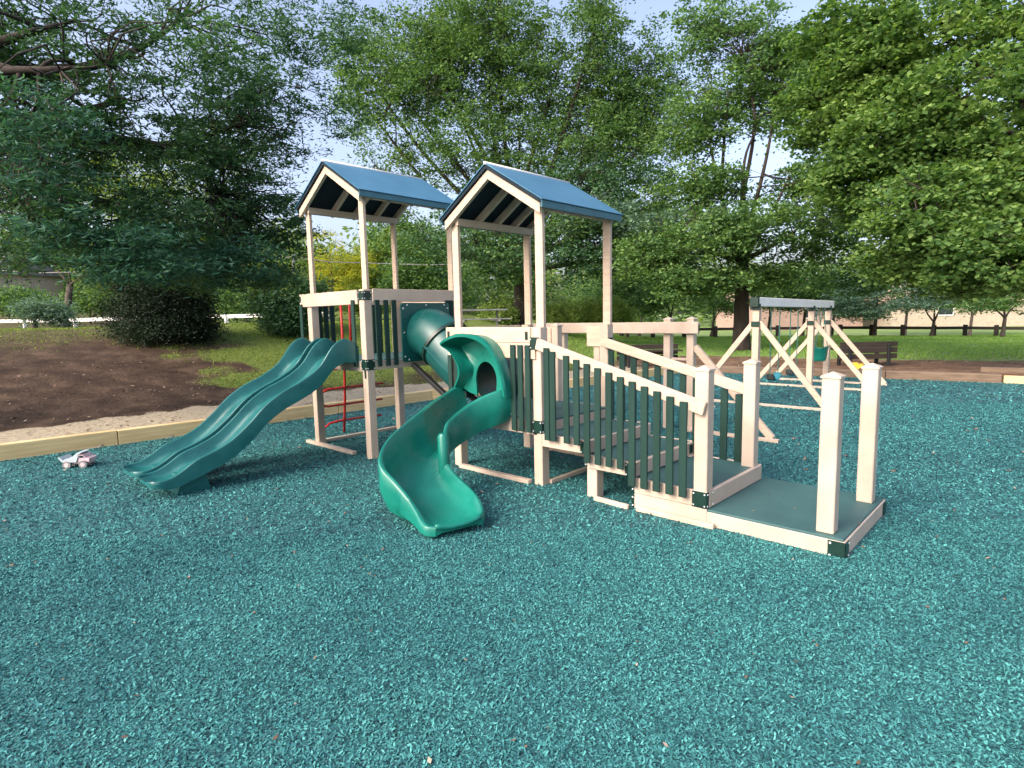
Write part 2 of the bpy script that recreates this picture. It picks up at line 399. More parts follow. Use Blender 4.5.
# timber borders
def border(name, p, q, w, h, mat, z0, label, parts=None, group=None):
    mb = MB(); mb.beam((p[0], p[1], z0+h/2), (q[0], q[1], z0+h/2), w, h, .008)
    return mb.build(name, mat, label=label, cat='timber', group=group)
g1 = 'new pine timbers along the left edge of the play pit'
lp = [(-6.3, -12), (-5.66+.0, -3.42), (-5.58, -2.2), (-5.50, -1.0), (-5.45, 1.0), (-5.40, 3.0), (-4.85, 4.55), (-4.25, 6.2), (-4.05, 8.4), (-3.85, 10.5)]
labs = ['pale pine timber at the left edge of the photo, ending in a grey cut end', 'short pine timber behind the little toy dump truck',
        'pale pine timber behind the lower ends of the twin wave slide', 'pine timber edging beyond the middle of the wave slide',
        'pine timber edging seen under the tall tower beside the red climber', 'pine timber edging seen between the legs of the two towers',
        'pine timber edging seen past the railing of the lower tower', 'pine timber behind the white entry post of the lower tower', 'farthest pine timber of the left edging, reaching the back corner']
for k in range(len(lp)-1):
    a, b2 = Vector((*lp[k], 0)), Vector((*lp[k+1], 0)); e = (b2-a).normalized()*.004; nrm = Vector((-e.y, e.x, 0)).normalized()*.05
    border('border_timber', a+e+nrm, b2-e+nrm, .11, .21+.006*(k % 2), M['lumber'], -.02, labs[k], group=g1)
g2 = 'weathered ties along the back edge'
bp_ = [((-3.8, 10.62), (-1.6, 10.98), 'brown weathered tie at the back left behind the swing braces'), ((-1.58, 10.98), (.6, 11.34), 'brown weathered tie in front of the dark park bench'),
       ((.62, 11.34), (2.62, 11.67), 'brown weathered tie between the bench and the yellow timber')]
for p, q, l in bp_: border('railroad_tie', (*p, 0), (*q, 0), .2, .2, M['oldtie'], -.02, l, group=g2)
border('border_timber', (2.66, 11.62, 0), (6.5, 12.2, 0), .13, .17, M['lumber'], -.02, 'short yellow timber at the right edge of the photo on the back side')
border('railroad_tie', (2.2, 12.5, 0), (8, 13.4, 0), .2, .22, M['oldtie'], 0.02, 'dark weathered tie lying behind the yellow timber at the right edge', group=g2)

# ------------------------------------------------------------------ playset
W, D = 1.15, 1.11
P = empty('playset', (0, 0, 0), 'cream and dark green two tower playset with blue roofs, green slides and stepped ramp', 'playset')
AX, AY = -2.184, -.452
def post(x, y, z0, z1, s=.105, mat='vinyl', cap=False, name='post', parent=None):
    mb = MB(); mb.box((x-s/2, y-s/2, z0), (x+s/2, y+s/2, z1), .006)
    o = mb.build(name, M[mat], parent or P)
    if cap:
        m2 = MB(); r = s/2+.006
        rows = [[(x-a, y-a, z), (x+a, y-a, z), (x+a, y+a, z), (x-a, y+a, z)] for a, z in ((r, z1-.002), (r, z1+.012), (r-.012, z1+.018), (.004, z1+.038))]
        m2.strip(rows, closed=True, cap=True); m2.build('cap', M['vinyl'], o)
    return o
class Bolts:
    def __init__(s): s.l = []
    def box(s, a, b, bev): s.l.append((a, b))
    def build(s, name, mat, parent):
        for a, b in s.l:
            m_ = MB(); m_.box(a, b, .002); m_.build('bolt', mat, parent)
def brk(x, y, z, faces='nr', s=.105, h=.12, parent=None):
    """corner bracket plates on the near (-Y) and right (+X) faces with bolt heads"""
    mb = MB(); bo = Bolts()
    def bolts(ax, c, u0, u1, zz0, zz1):
        for u in (u0+.014, u1-.014):
            for zz in (zz0+.018, zz1-.018):
                if ax == 'y': bo.box((u-.006, c-.006, zz-.006), (u+.006, c, zz+.006), .002)
                else: bo.box((c, u-.006, zz-.006), (c+.006, u+.006, zz+.006), .002)
    h2 = h/2; e = s/2
    if 'n' in faces:
        mb.box((x-e-.005, y-e-.007, z-h2), (x+e+.006, y-e-.0015, z+h2), .002); bolts('y', y-e-.007, x-e-.005, x+e+.006, z-h2, z+h2)
    if 'r' in faces:
        mb.box((x+e+.0015, y-e-.007, z-h2), (x+e+.007, y+e+.004, z+h2), .002); bolts('x', x+e+.007, y-e-.007, y+e+.004, z-h2, z+h2)
    o = mb.build('bracket', M['bracket'], parent or P); bo.build('bolt_heads', M['bolt'], o)
def picket(x, y, z0, z1, axis='x', w=.062, t=.02):
    mb = MB()
    if axis == 'x': mb.box((x-w/2, y-t/2, z0), (x+w/2, y+t/2, z1), .004)
    else: mb.box((x-t/2, y-w/2, z0), (x+t/2, y+w/2, z1), .004)
    o = mb.build('picket', M['picket'], P)
    for z in (z0+.03, z1-.03): pass
def board(a, b, mat='vinyl', name='rail', bev=.005, parent=None):
    mb = MB(); mb.box(a, b, bev); return mb.build(name, M[mat], parent or P)

def roof(x0, y0, H):
    """gabled roof above the tower whose near right post stands at (x0, y0)"""
    ov = .0837; eo = .113; rh = .4734; ez = .0505
    ya, yb = y0-ov, y0+D+ov; xr = x0-W/2; xe, xw = x0+eo, x0-W-eo
    zr, ze = H+rh, H+ez
    t = .03
    R_ = None
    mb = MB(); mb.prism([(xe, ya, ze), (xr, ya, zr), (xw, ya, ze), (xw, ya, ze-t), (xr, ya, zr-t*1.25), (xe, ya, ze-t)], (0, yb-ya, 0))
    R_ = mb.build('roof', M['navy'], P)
    for sgn, xx in ((1, xe), (-1, xw)):
        mb = MB(); d = Vector((xx-xr, 0, ze-zr)).normalized(); n = Vector((-d.z*sgn, 0, d.x*sgn))
        a = Vector((xr, ya-.012, zr+.004)); bq = Vector((xx, ya-.012, ze+.004))+d*.02
        mb.prism([a+n*.0015, bq+n*.0015, bq+n*.009, a+n*.010], (0, yb-ya+.024, 0))
        mb.build('roof_panel', M['roof'], R_)
    mb = MB(); mb.tube([(xr, ya-.014, zr+.012), (xr, yb+.014, zr+.012)], .016, 8); mb.build('ridge_cap', M['white_rail'], R_, smooth=True)
    for k, yy in enumerate((y0-.062, y0+D*.27, y0+D*.52, y0+D*.77, y0+D+.02)):
        for sgn in (1, -1):
            xe2 = xr+sgn*(W/2+(.075 if k == 0 else .03))
            sl = (zr-ze)/(W/2+eo)
            z_at = lambda x: zr-abs(x-xr)*sl-.05
            hw = .085 if k == 0 else .08
            mb = MB()
            mb.prism([(xe2, yy, z_at(xe2)+.004), (xr+sgn*.001, yy, z_at(xr)+.004), (xr+sgn*.001, yy, z_at(xr)-hw*.95), (xe2, yy, z_at(xe2)-hw)], (0, .038, 0))
            mb.build('rafter', M['wood_cream'], R_)
    # eave beams and fascia
    board((x0+.052, y0-.06, H-.035), (x0+.088, y0+D+.06, H+.0), 'wood_cream', 'eave_beam', parent=R_) if False else None
    for xx in (x0-W+.06, x0-.06):
        zo = 0 if xx < x0-W/2 else .035
        board((xx-.019, y0-.02, H-.03+zo), (xx+.019, y0+D+.05, H+.045), 'wood_cream', 'eave_beam', parent=R_)
    board((xe-.012, ya+.002, H-.018), (xe+.010, yb-.002, ze-.006), 'fascia', 'fascia', parent=R_, bev=.002)
    board((xw-.010, ya+.002, H-.005), (xw+.012, yb-.002, ze-.006), 'fascia', 'fascia', parent=R_, bev=.002)
    return R_
roof(0, 0, 2.564)
# lower tower (B)
for (x, y) in ((0, 0), (-W, 0), (0, D-.03), (-W, D)):
    post(x, y, -.02, 1.49)
    m_ = MB(); m_.box((x-.042, y-.002, 1.49), (x+.050, y+.038, 2.60), .004); m_.build('upper_post', M['wood_cream'], P)
DB = .625
board((-W-.05, -.03, DB-.045), (.05, D-.02, DB-.008), 'deck', 'deck')
board((-W-.04, -.0525, DB-.15), (.0, -.0245, DB-.012), name='deck_beam')
board((-W-.04, D-.02, DB-.15), (.04, D+.02, DB-.012), name='deck_beam')
board((-W-.03, -.02, DB-.15), (-W+.01, D, DB-.05), name='deck_beam')
# near side rails and pickets
mb = MB(); mb.box((-W-.11, -.0725, 1.345), (-.056, -.0535, 1.492), .005); mb.build('rail', M['wood_cream'], P)
mb = MB(); mb.box((-W-.08, -.0725, 1.195), (-.002, -.0535, 1.342), .005); mb.build('rail', M['wood_cream'], P)
for x in (-.27, -.175, -.082): picket(x, -.085, .50, 1.325)
for x in (-1.09, -1.19): picket(x, -.085, .50, 1.2)
board((-W-.075, -.082, 1.375), (-W-.045, -.074, 1.45), 'bracket', 'rail_clip', .002)
board((-.115, -.082, 1.375), (-.085, -.074, 1.45), 'bracket', 'rail_clip', .002)
brk(0, 0, .558, 'nr'); brk(0, -.02, 1.34, 'n', h=.115)
brk(-W, -.02, 1.31, 'n')
brk(0, D-.03, 1.30, 'r', h=.1)
# left side rail of lower tower
board((-W-.075, .06, 1.345), (-W-.056, D-.06, 1.49), 'wood_cream', 'rail')
for y in (.12, .95, 1.05): picket(-W-.07, y, .5, 1.36, 'y')
# far side of lower tower with a gap between two short entry posts
post(-.70, D+.0, .5, 1.47, .09, cap=True); post(-.12, D+.0, .5, 1.42, .08)
board((-W, D-.055, 1.21), (-.745, D-.035, 1.46), 'wood_cream', 'rail')
board((-.24, D-.055, 1.25), (-.045, D-.035, 1.47), 'wood_cream', 'rail')
for x in (-1.05, -.92, -.80): picket(x, D-.06, .5, 1.25)
for x in (-.03,): picket(x, D-.06, .52, 1.25)
# taller tower (A)
W, D = 1.20, 1.26
roof(AX, AY, 2.935)
for (x, y) in ((AX, AY), (AX-W, AY), (AX, AY+D), (AX-W, AY+D)):
    post(x, y, -.02, 1.93, .1)
    m_ = MB(); m_.box((x-.042, y-.002, 1.93), (x+.046, y+.036, 2.97), .004); m_.build('upper_post', M['wood_cream'], P)
DA = 1.13
board((AX-W-.04, AY-.02, DA-.04), (AX+.04, AY+D, DA-.006), 'deck', 'deck')
board((AX-W+.0, AY-.05, DA-.125), (AX-.052, AY-.022, DA-.01), name='deck_beam')
board((AX+.012, AY+.05, DA-.11), (AX+.05, AY+D-.05, DA-.01), name='deck_beam')
board((AX-W, AY+D-.02, DA-.125), (AX, AY+D+.02, DA-.01), name='deck_beam')
board((AX-W-.20, AY-.071, 1.765), (AX-.054, AY-.052, 1.925), name='rail')
board((AX+.054, AY+.054, 1.79), (AX+.073, AY+D+.12, 1.935), name='rail')
board((AX-W, AY+D+.052, 1.765), (AX+.04, AY+D+.071, 1.925), name='rail')
board((AX-W-.071, AY+.06, 1.79), (AX-W-.052, AY+.42, 1.925), name='rail')
board((AX-W-.071, AY+.88, 1.79), (AX-W-.052, AY+D-.06, 1.925), name='rail')
for x in (AX-W-.15,): picket(x, AY-.082, 1.12, 1.80)
picket(AX-.13, AY-.082, 1.06, 1.815)
for y in (.13, .22, .31): picket(AX-W-.082, AY+y, 1.05, 1.82, 'y')
for y in (.95, 1.04): picket(AX-W-.082, AY+y, 1.05, 1.82, 'y')
for k in range(9): picket(AX-W+.1+k*.118, AY+D+.082, 1.05, 1.82)
for y in (.10, .215, .325): picket(AX+.083, AY+y, 1.06, 1.81, 'y')
for y in (1.145, 1.21): picket(AX+.083, AY+y-.02, 1.06, 1.81, 'y')
brk(AX, AY, 1.085, 'nr', s=.1); brk(AX, AY-.0, 1.86, 'nr', s=.1, h=.1)
brk(AX-W, AY, 1.86, 'n', s=.1, h=.08)
m_ = MB(); m_.box((AX+.0, AY-.058, .93), (AX+.03, AY-.051, 1.03), .002); m_.build('bracket', M['bracket'], P)
m_ = MB(); m_.box((AX-W-.19, AY-.079, 1.83), (AX-W-.16, AY-.0725, 1.90), .002); m_.build('rail_clip', M['bracket'], P)
W, D = 1.15, 1.11
# boards lying on the ground round the tower feet
def gboard(p, q, w=.06): 
    mb = MB(); mb.beam((*p, .022), (*q, .022), w, .04, .004); mb.build('ground_board', M['vinyl'], P)
gboard((-3.62, -.51), (-2.5, -.5)); gboard((-3.46, -.38), (-3.46, .8)); gboard((-3.3, .86), (-2.1, .84)); gboard((-2.1, -.35), (-2.1, .7))
gboard((-1.06, -.09), (-.08, -.08)); gboard((.06, .05), (.06, 1.05), .04); gboard((.68, -.10), (1.03, -.12), .03); gboard((1.1, -.105), (1.75, -.10), .035)
gboard((-1.05, 1.12), (-.05, 1.12))

# stepped ramp
YN, YF = -.055, 1.02
steps = [(.055, .57, .50), (.57, 1.045, .38), (1.045, 1.67, .255)]
for k, (xa, xb, z) in enumerate(steps):
    board((xa-.02 if k else xa, YN+.03, z-.03), (xb-.0, YF-.02, z-.004), 'deck', 'step_tread')
    zb = z-.12 if k < 2 else -.02
    if k == 2:
        board((xa, YN, .129), (xb, YN+.028, z), 'vinyl', 'skirt_board'); board((xa, YN, -.02), (xb, YN+.028, .126), 'vinyl', 'skirt_board')
    else: board((xa, YN, zb), (xb-.003, YN+.028, z), 'vinyl', 'skirt_board')
    board((xa, YF-.02, zb), (xb, YF+.01, z), 'vinyl', 'skirt_board')
board((.018, YN+.032, .502), (.052, YF-.02, .60), 'vinyl', 'riser')
board((.54, YN+.032, .382), (.574, YF-.02, .498), 'vinyl', 'riser')
board((1.012, YN+.032, .257), (1.049, YF-.02, .378), 'vinyl', 'riser')
board((1.64, YN+.032, .123), (1.674, YF-.02, .253), 'vinyl', 'riser')
for x, z in ((.50, .44), (.96, .32)):
    mb = MB(); mb.box((x, YN-.007, z-.06), (x+.085, YN-.001, z+.05), .002); o = mb.build('bracket', M['bracket'], P)
    bo = Bolts()
    for dx in (.013, .072):
        for dz in (-.045, .035): bo.box((x+dx-.006, YN-.012, z+dz-.006), (x+dx+.006, YN-.006, z+dz+.006), .002)
    bo.build('bolt_heads', M['bolt'], o)
for x, z0, z1 in ((.574, .27, .37), (1.05, .14, .235), (1.05, .0, .115)):
    mb = MB(); mb.box((x-.034, YN+.004, z0), (x-.002, YN+.02, z1), .002); o = mb.build('bracket', M['bracket'], P)
    bo = Bolts()
    for f in (.2, .8): bo.box((x-.026, YN-.002, z0+(z1-z0)*f-.006), (x-.012, YN+.005, z0+(z1-z0)*f+.006), .002)
    bo.build('bolt_heads', M['bolt'], o)
mb = MB(); mb.box((1.05, YF-.12, .28), (1.056, YF-.06, .36), .002); mb.build('bracket', M['bracket'], P)
post(.61, .012, -.02, .262, .105); post(.61, YF-.08, -.02, .262, .105); post(1.02, YF-.08, -.02, .262, .1)
# entry platform
PX = 2.60; PY = 1.10
board((1.66, YN+.01, .085), (PX-.012, PY-.01, .121), 'deck', 'platform_deck')
board((1.67, YN, -.02), (PX, YN+.028, .105), 'vinyl', 'skirt_board')
board((PX-.03, YN+.03, -.02), (PX-.002, PY, .105), 'vinyl', 'skirt_board')
board((1.67, PY-.028, -.02), (PX-.032, PY, .105), 'vinyl', 'skirt_board')
def cornerbrk(x, y, z, sx, sy, h=.12, ln=.1):
    mb = MB(); mb.box((x-ln, y-.006, z-h/2), (x+.006, y-.0005, z+h/2), .002); mb.box((x+.0005, y-.006, z-h/2), (x+.006, y+ln*.8, z+h/2), .002)
    o = mb.build('bracket', M['bracket'], P); bo = Bolts()
    for dz in (-h*.33, h*.36):
        bo.box((x-ln+.008, y-.011, z+dz-.007), (x-ln+.022, y-.006, z+dz+.007), .002); bo.box((x+.006, y+ln*.8-.02, z+dz-.007), (x+.011, y+ln*.8-.006, z+dz+.007), .002)
    bo.build('bolt_heads', M['bolt'], o)
cornerbrk(PX, YN, .045, 1, 1)
mb = MB(); mb.box((PX-.001, PY-.09, -.01), (PX+.005, PY+.006, .1), .002); mb.build('bracket', M['bracket'], P)
# ramp posts
post(1.612, .002, .09, 1.165, .106, cap=True); brk(1.612, -.002, .19, 'nr', s=.106, h=.125)
post(1.60, .93, .09, 1.15, .106, cap=True)
mb = MB(); mb.box((1.655, .885, .15), (1.661, .99, .245), .002); mb.build('bracket', M['bracket'], P)
post(2.462, .058, .12, 1.155, .108, cap=True); post(2.50, .915, .12, 1.15, .108, cap=True)
# sloping handrails
def hand(p, q, y, t=.035, h=.105):
    mb = MB(); mb.beam((p[0], y, p[1]), (q[0], y, q[1]), t, h, .006); return mb.build('handrail', M['wood_cream'], P)
hand((.03, 1.340), (1.655, .888), -.078)
hand((.02, 1.315), (1.57, .905), .965, h=.095)
zr = lambda x: 1.365-(x-.03)*.2788
NP = 13
for k in range(NP):
    x = .165+k*(1.50-.165)/(NP-1) if k else .165
    stp = .50 if x < .56 else (.38 if x < 1.04 else .255)
    zb = stp-.058
    picket(x if k != 1 else .235, -.1065, zb+.02 if x < .56 else zb, zr(x)-.022, w=.062)
for k in range(11):
    x = .12+k*.135; stp = .50 if x < .56 else (.38 if x < 1.04 else .255)
    picket(x, .992, stp-.03, zr(x)-.10, t=.02, w=.066)

# wave slide (two lanes)
def cr(pts, n):
    """Catmull-Rom through rows of numbers"""
    a = np.array(pts, float); a = np.vstack([2*a[0]-a[1], a, 2*a[-1]-a[-2]]); out = []
    for i in range(1, len(a)-2):
        for k in range(n):
            t = k/n; p0, p1, p2, p3 = a[i-1:i+3]
            out.append(.5*((2*p1)+(-p0+p2)*t+(2*p0-5*p1+4*p2-p3)*t*t+(-p0+3*p1-3*p2+p3)*t**3))
    out.append(a[-2]); return np.array(out)
# y, rim z, depth of trough, half width, side skirt height
prof = cr([(-.50, 1.30, .17, 1, .20), (-.60, 1.365, .22, 1, .25), (-.70, 1.385, .22, 1, .27), (-.83, 1.30, .20, 1, .25), (-.99, 1.10, .15, 1, .21), (-1.2, .965, .13, 1, .19), (-1.41, .875, .13, 1, .19),
           (-1.6, .755, .13, 1, .19), (-1.77, .60, .13, 1, .19), (-1.95, .46, .13, 1, .18), (-2.12, .38, .125, 1, .17), (-2.28, .325, .12, 1, .17), (-2.42, .24, .10, 1, .13), (-2.52, .195, .07, 1, .10), (-2.60, .185, .04, .97, .07), (-2.655, .182, .02, .82, .055), (-2.68, .180, .008, .55, .045)], 5)
ws = bpy.data.objects.new('wave_slide', None)
def lane(xc, hw, dy):
    mb = MB(); rows = []
    for y, z, dp, wf, sk in prof:
        h = hw*wf; r = .022
        x = lambda f: xc+f*h
        zz = z
        rows.append([(x(1), y+dy, zz-sk), (x(1), y+dy, zz-.03), (x(.985), y+dy, zz-.008), (x(.94), y+dy, zz), (x(.885), y+dy, zz-.006), (x(.85), y+dy, zz-.03),
                     (x(.80), y+dy, zz-dp*.62), (x(.70), y+dy, zz-dp*.9), (x(.5), y+dy, zz-dp), (x(0), y+dy, zz-dp*1.03), (x(-.5), y+dy, zz-dp), (x(-.70), y+dy, zz-dp*.9), (x(-.80), y+dy, zz-dp*.62),
                     (x(-.85), y+dy, zz-.03), (x(-.885), y+dy, zz-.006), (x(-.94), y+dy, zz), (x(-.985), y+dy, zz-.008), (x(-1), y+dy, zz-.03), (x(-1), y+dy, zz-sk),
                     (x(-.9), y+dy, zz-sk), (x(-.6), y+dy, zz-max(sk*.9, dp*1.15)), (x(.6), y+dy, zz-max(sk*.9, dp*1.15)), (x(.9), y+dy, zz-sk)])
    mb.strip(rows, closed=True, cap=True)
    return mb
first = lane(-2.515, .225, 0).build('wave_slide', M['slide2'], P, smooth=True, autos=True); first['label'] = 'blue green wave slide of two lanes'
lane(-3.075, .235, .0).build('slide_lane', M['slide2'], first, smooth=True, autos=True)
mb = MB(); mb.box((-2.80, -2.3, .05), (-2.765, -.55, .0), .0) if False else None
mb.prism([(-2.78, -2.15, .0), (-2.78, -2.45, .0), (-2.78, -2.40, .16), (-2.78, -2.2, .20)], (.40, 0, 0)); mb.build('support_foot', M['slide2'], first)
mb = MB(); mb.prism([(-3.28, -2.2, .0), (-3.28, -2.48, .0), (-3.28, -2.43, .15), (-3.28, -2.25, .18)], (.38, 0, 0)); mb.build('support_foot', M['slide2'], first)
bpy.data.objects.remove(ws)

# curved open slide
st = cr([  # Lx, Ly, Lz, Rx, Ry, Rz, floor
    (-1.00, -.08, .90, -.33, -.08, .92, .63), (-.97, -.24, .875, -.36, -.20, .90, .60), (-.90, -.42, .84, -.44, -.34, .85, .55), (-.80, -.64, .80, -.49, -.50, .78, .48),
    (-.64, -.92, .75, -.47, -.68, .71, .42), (-.54, -1.16, .69, -.44, -.80, .64, .36), (-.47, -1.36, .62, -.38, -.88, .50, .28), (-.39, -1.50, .54, -.29, -.94, .36, .20), (-.28, -1.575, .45, -.17, -.975, .29, .14),
    (-.14, -1.555, .35, -.03, -1.01, .25, .095), (.01, -1.545, .25, .12, -1.05, .22, .07), (.13, -1.56, .175, .25, -1.10, .195, .065), (.22, -1.58, .12, .34, -1.14, .155, .063), (.285, -1.58, .10, .385, -1.17, .12, .078), (.345, -1.54, .098, .42, -1.23, .10, .088)], 5)
mb = MB(); rows = []
for lx, ly, lz, rx, ry, rz, fz in st:
    Lp = Vector((lx, ly, 0)); Rp = Vector((rx, ry, 0)); a = (Rp-Lp).normalized()
    def q(p, off, z): v = p+a*off; return (v.x, v.y, z)
    fl = fz
    sl = min(.17, max(.03, (lz-fz)*.7)); sr = min(.16, max(.03, (rz-fz)*.7))
    row = [q(Lp, -.035, lz-sl-.04), q(Lp, -.035, lz-.02), q(Lp, -.024, lz-.003), q(Lp, -.008, lz), q(Lp, .010, lz-.012)]
    for f, g in ((.035, .55), (.06, .22), (.11, .05)): row.append(q(Lp, f, fl+(lz-fl)*g))
    mid = (Lp+Rp)/2; row.append((mid.x, mid.y, fl-.012))
    for f, g in ((-.11, .05), (-.06, .22), (-.035, .55)): row.append(q(Rp, f, fl+(rz-fl)*g))
    row += [q(Rp, -.010, rz-.012), q(Rp, .008, rz), q(Rp, .024, rz-.003), q(Rp, .035, rz-.02), q(Rp, .035, rz-sr-.04)]
    row += [q(Rp, -.02, max(.045, fl-.045)), (mid.x, mid.y, max(.042, fl-.05)), q(Lp, .02, max(.045, fl-.045))]
    rows.append(row)
mb.strip(rows, closed=True, cap=True)
spir = mb.build('curved_slide', M['slide'], P, smooth=True, autos=True); spir['label'] = 'bright green open curved slide with hood'
e_ = st[-1]; Lq = Vector((e_[0], e_[1], 0)); Rq = Vector((e_[3], e_[4], 0)); lip = []
for f in np.linspace(-.10, 1.10, 15):
    q_ = Lq.lerp(Rq, float(f)); lip.append((q_.x+.012*math.sin(math.pi*max(0, min(1, f))), q_.y-.004, .080+.016*abs(2*f-1)**3))
mb = MB(); mb.tube(lip, [.012]+[.021]*13+[.012], 10); mb.build('exit_lip', M['slide'], spir, smooth=True)
# round joint on the inner wall
mb = MB(); mb.tube([(-.315, -.935, .24), (-.315, -.935, .575), (-.315, -.935, .60)], [.05, .05, .035], 16); mb.build('joint_column', M['slide'], spir, smooth=True, autos=True)
# hood: curved back wall with flared rim
mb = MB(); rows = []
outl = cr([(-1.02, .85), (-.95, .93), (-.885, 1.03), (-.885, 1.14), (-.95, 1.25), (-1.03, 1.315), (-.93, 1.365), (-.77, 1.405), (-.60, 1.385), (-.46, 1.30), (-.37, 1.15), (-.32, .98), (-.30, .84)], 4)
n = len(outl)
inn = [(-.65+.15*math.cos(a_), .96+.19*math.sin(a_)) for a_ in np.linspace(math.pi*1.12, -math.pi*.12, len(outl))]
inn = [(x, z if 0 < i_ < len(outl)-1 else .80) for i_, (x, z) in enumerate(inn)]
def flare(t): return .06+.24*math.sin(math.pi*min(1, t*1.35))**2*(t < .74)+(.06 if t > .74 else 0)
for k, ((x, z), (xi, zi)) in enumerate(zip(outl, inn)):
    t = k/(n-1); fl = .10+.15*math.exp(-((t-.50)/.25)**2)
    c = Vector((-.66, 0, 1.0)); dv = (Vector((x, 0, z))-c).normalized()
    P0 = Vector((x, 0, z)); Pi = Vector((xi, 0, zi))
    g = lambda p, y: (p.x, y, p.z)
    rows.append([g(Pi, -.060), g(Pi, -.080), g(Pi.lerp(P0, .5), -.084), g(P0-dv*.05, -.10), g(P0-dv*.015, -.10-fl*.5), g(P0, -.10-fl), g(P0+dv*.022, -.10-fl-.004), g(P0+dv*.034, -.10-fl+.02), g(P0+dv*.022, -.10-fl*.4), g(P0+dv*.01, -.076), g(Pi.lerp(P0, .5), -.074), g(Pi+(Pi-Vector((-.66, 0, .95))).normalized()*.012, -.068), g(Pi+(Pi-Vector((-.66, 0, .95))).normalized()*.012, -.060)])
mb.strip(rows, closed=True, cap=True)
mb.build('hood', M['slide'], spir, smooth=True, autos=True)

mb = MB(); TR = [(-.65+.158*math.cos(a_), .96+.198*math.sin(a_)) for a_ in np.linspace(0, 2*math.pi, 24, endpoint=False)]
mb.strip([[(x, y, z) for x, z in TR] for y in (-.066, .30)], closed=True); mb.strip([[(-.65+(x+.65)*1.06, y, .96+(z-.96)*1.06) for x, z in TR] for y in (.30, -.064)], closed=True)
mb.build('shade_dark_tunnel', M['bracket'], spir, smooth=True)  # added tunnel, darker than the slide plastic, painting shade into the hood opening
# tube between the towers
tb_c = cr([(AX+.085, .315, 1.41), (AX+.22, .315, 1.40), (AX+.40, .32, 1.32), (-1.56, .33, 1.14), (-1.24, .34, .93)], 4)
mb = MB()
pan = [(AX+.094, .315+.365*sx*(1 if k else .93), 1.432+.345*sz*(.93 if k else 1)) for sx, sz, k in ((-1, -1, 0), (1, -1, 0), (1, -1, 1), (1, 1, 1), (1, 1, 0), (-1, 1, 0), (-1, 1, 1), (-1, -1, 1))]
mb.prism(pan, (.02, 0, 0)); tp = mb.build('tube_panel', M['tube'], P)
bo = Bolts()
for k in range(3):
    for s in (-1, 1):
        u = -.28+.28*k; bo.box((AX+.114, .315+u-.008, 1.432+s*.32-.008), (AX+.12, .315+u+.008, 1.432+s*.32+.008), .002); bo.box((AX+.114, .315+s*.335-.008, 1.432+u-.008), (AX+.12, .315+s*.335+.008, 1.432+u+.008), .002)
bo.build('bolt_heads', M['bolt'], tp)
mb = MB(); mb.tube(tb_c, [.30]*len(tb_c), 36, cap=False); mb.tube([tuple(p) for p in tb_c], [.285]*len(tb_c), 36, cap=False)
tt = mb.build('crawl_tube', M['tube'], P, smooth=True)
i0 = 9; dd = Vector(tb_c[i0+1]-tb_c[i0-1]).normalized(); c0 = Vector(tb_c[i0])
mb = MB(); mb.tube([c0-dd*.025, c0-dd*.02, c0+dd*.02, c0+dd*.025], [.303, .325, .325, .303], 36, cap=False); mb.build('tube_flange', M['bracket'], tt, smooth=True, autos=True)
mb = MB(); mb.strip([[tuple(Vector(p)+Vector((0, -.296, .03+dz))) for p in tb_c[i0:]] for dz in (0,)]+[[tuple(Vector(p)+Vector((0, -.335, .0))) for p in tb_c[i0:]]]+[[tuple(Vector(p)+Vector((0, -.296, -.02))) for p in tb_c[i0:]]]); mb.build('tube_seam', M['tube'], tt)
mb = MB()
for y in (.10, .42): mb.beam((AX+.1, y, 1.05), (-1.25, y-.02, .60), .06, .05)
mb.build('tube_brace', M['black'], tt)

# red climber on the outer left side
mb = MB(); r = .016
def rp(y, z): return (-3.82+.18*z if z < 1.1 else -3.62, y, z)
mb.tube([rp(.14, 0), rp(.13, .5), rp(.10, 1.0), rp(.08, 1.3), rp(.08, 1.86)], .018, 8)
mb.tube([rp(.21, 1.05), rp(.21, 1.84)], .018, 8)
def loop(zt, zb, y0, y1):
    pts = [rp(y1, zt), rp(y0+.12, zt)]
    for k in range(1, 8):
        a = math.pi*k/8; pts.append(rp(y0+.12-.13*math.sin(a), (zt+zb)/2+(zt-zb)/2*math.cos(a)))
    pts += [rp(y0+.12, zb), rp(y1, zb)]; mb.tube(pts, r, 8)
loop(.66, .42, -.24, .75)
mb.tube([rp(.9, .93), rp(-.25, .93)], r, 8)
mb.tube([rp(.75, .18), rp(.05, .19), rp(-.10, .17), rp(-.19, .10), rp(-.22, 0)], r, 8)
mb.build('climber', M['red'], P, smooth=True)

# ------------------------------------------------------------------ low bar frame beyond the ramp
B = empty('beam_frame', (-.4, 3.12, 0), 'low white vinyl frame with one long level beam standing behind the ramp railing', 'frame')
def bpost(x, y, z1, par, s=.1): return post(x, y, -.02, z1, s, cap=True, parent=par)
bpost(-.08, 3.19, 1.50, B); bpost(-.42, 3.19, 1.50, B); bpost(-2.25, 3.19, 1.40, B); bpost(-2.75, 3.19, 1.40, B)
mb = MB(); mb.box((-2.95, 3.08, 1.315), (.06, 3.135, 1.47), .006); mb.build('beam', M['vinyl'], B)
mb = MB(); mb.box((.0605, 3.09, 1.34), (.064, 3.125, 1.43), .001); mb.build('end_cap', M['bracket'], B)
mb = MB(); mb.box((-.37, 3.17, .95), (-.13, 3.20, .985), .004); mb.build('crossbar', M['vinyl'], B)
mb = MB(); mb.beam((-.03, 3.19, 1.14), (1.0, 3.18, .03), .06, .085); mb.build('brace', M['wood_cream'], B)
mb = MB(); mb.beam((-2.8, 3.19, 1.14), (-3.7, 3.18, .03), .06, .085); mb.build('brace', M['wood_cream'], B)
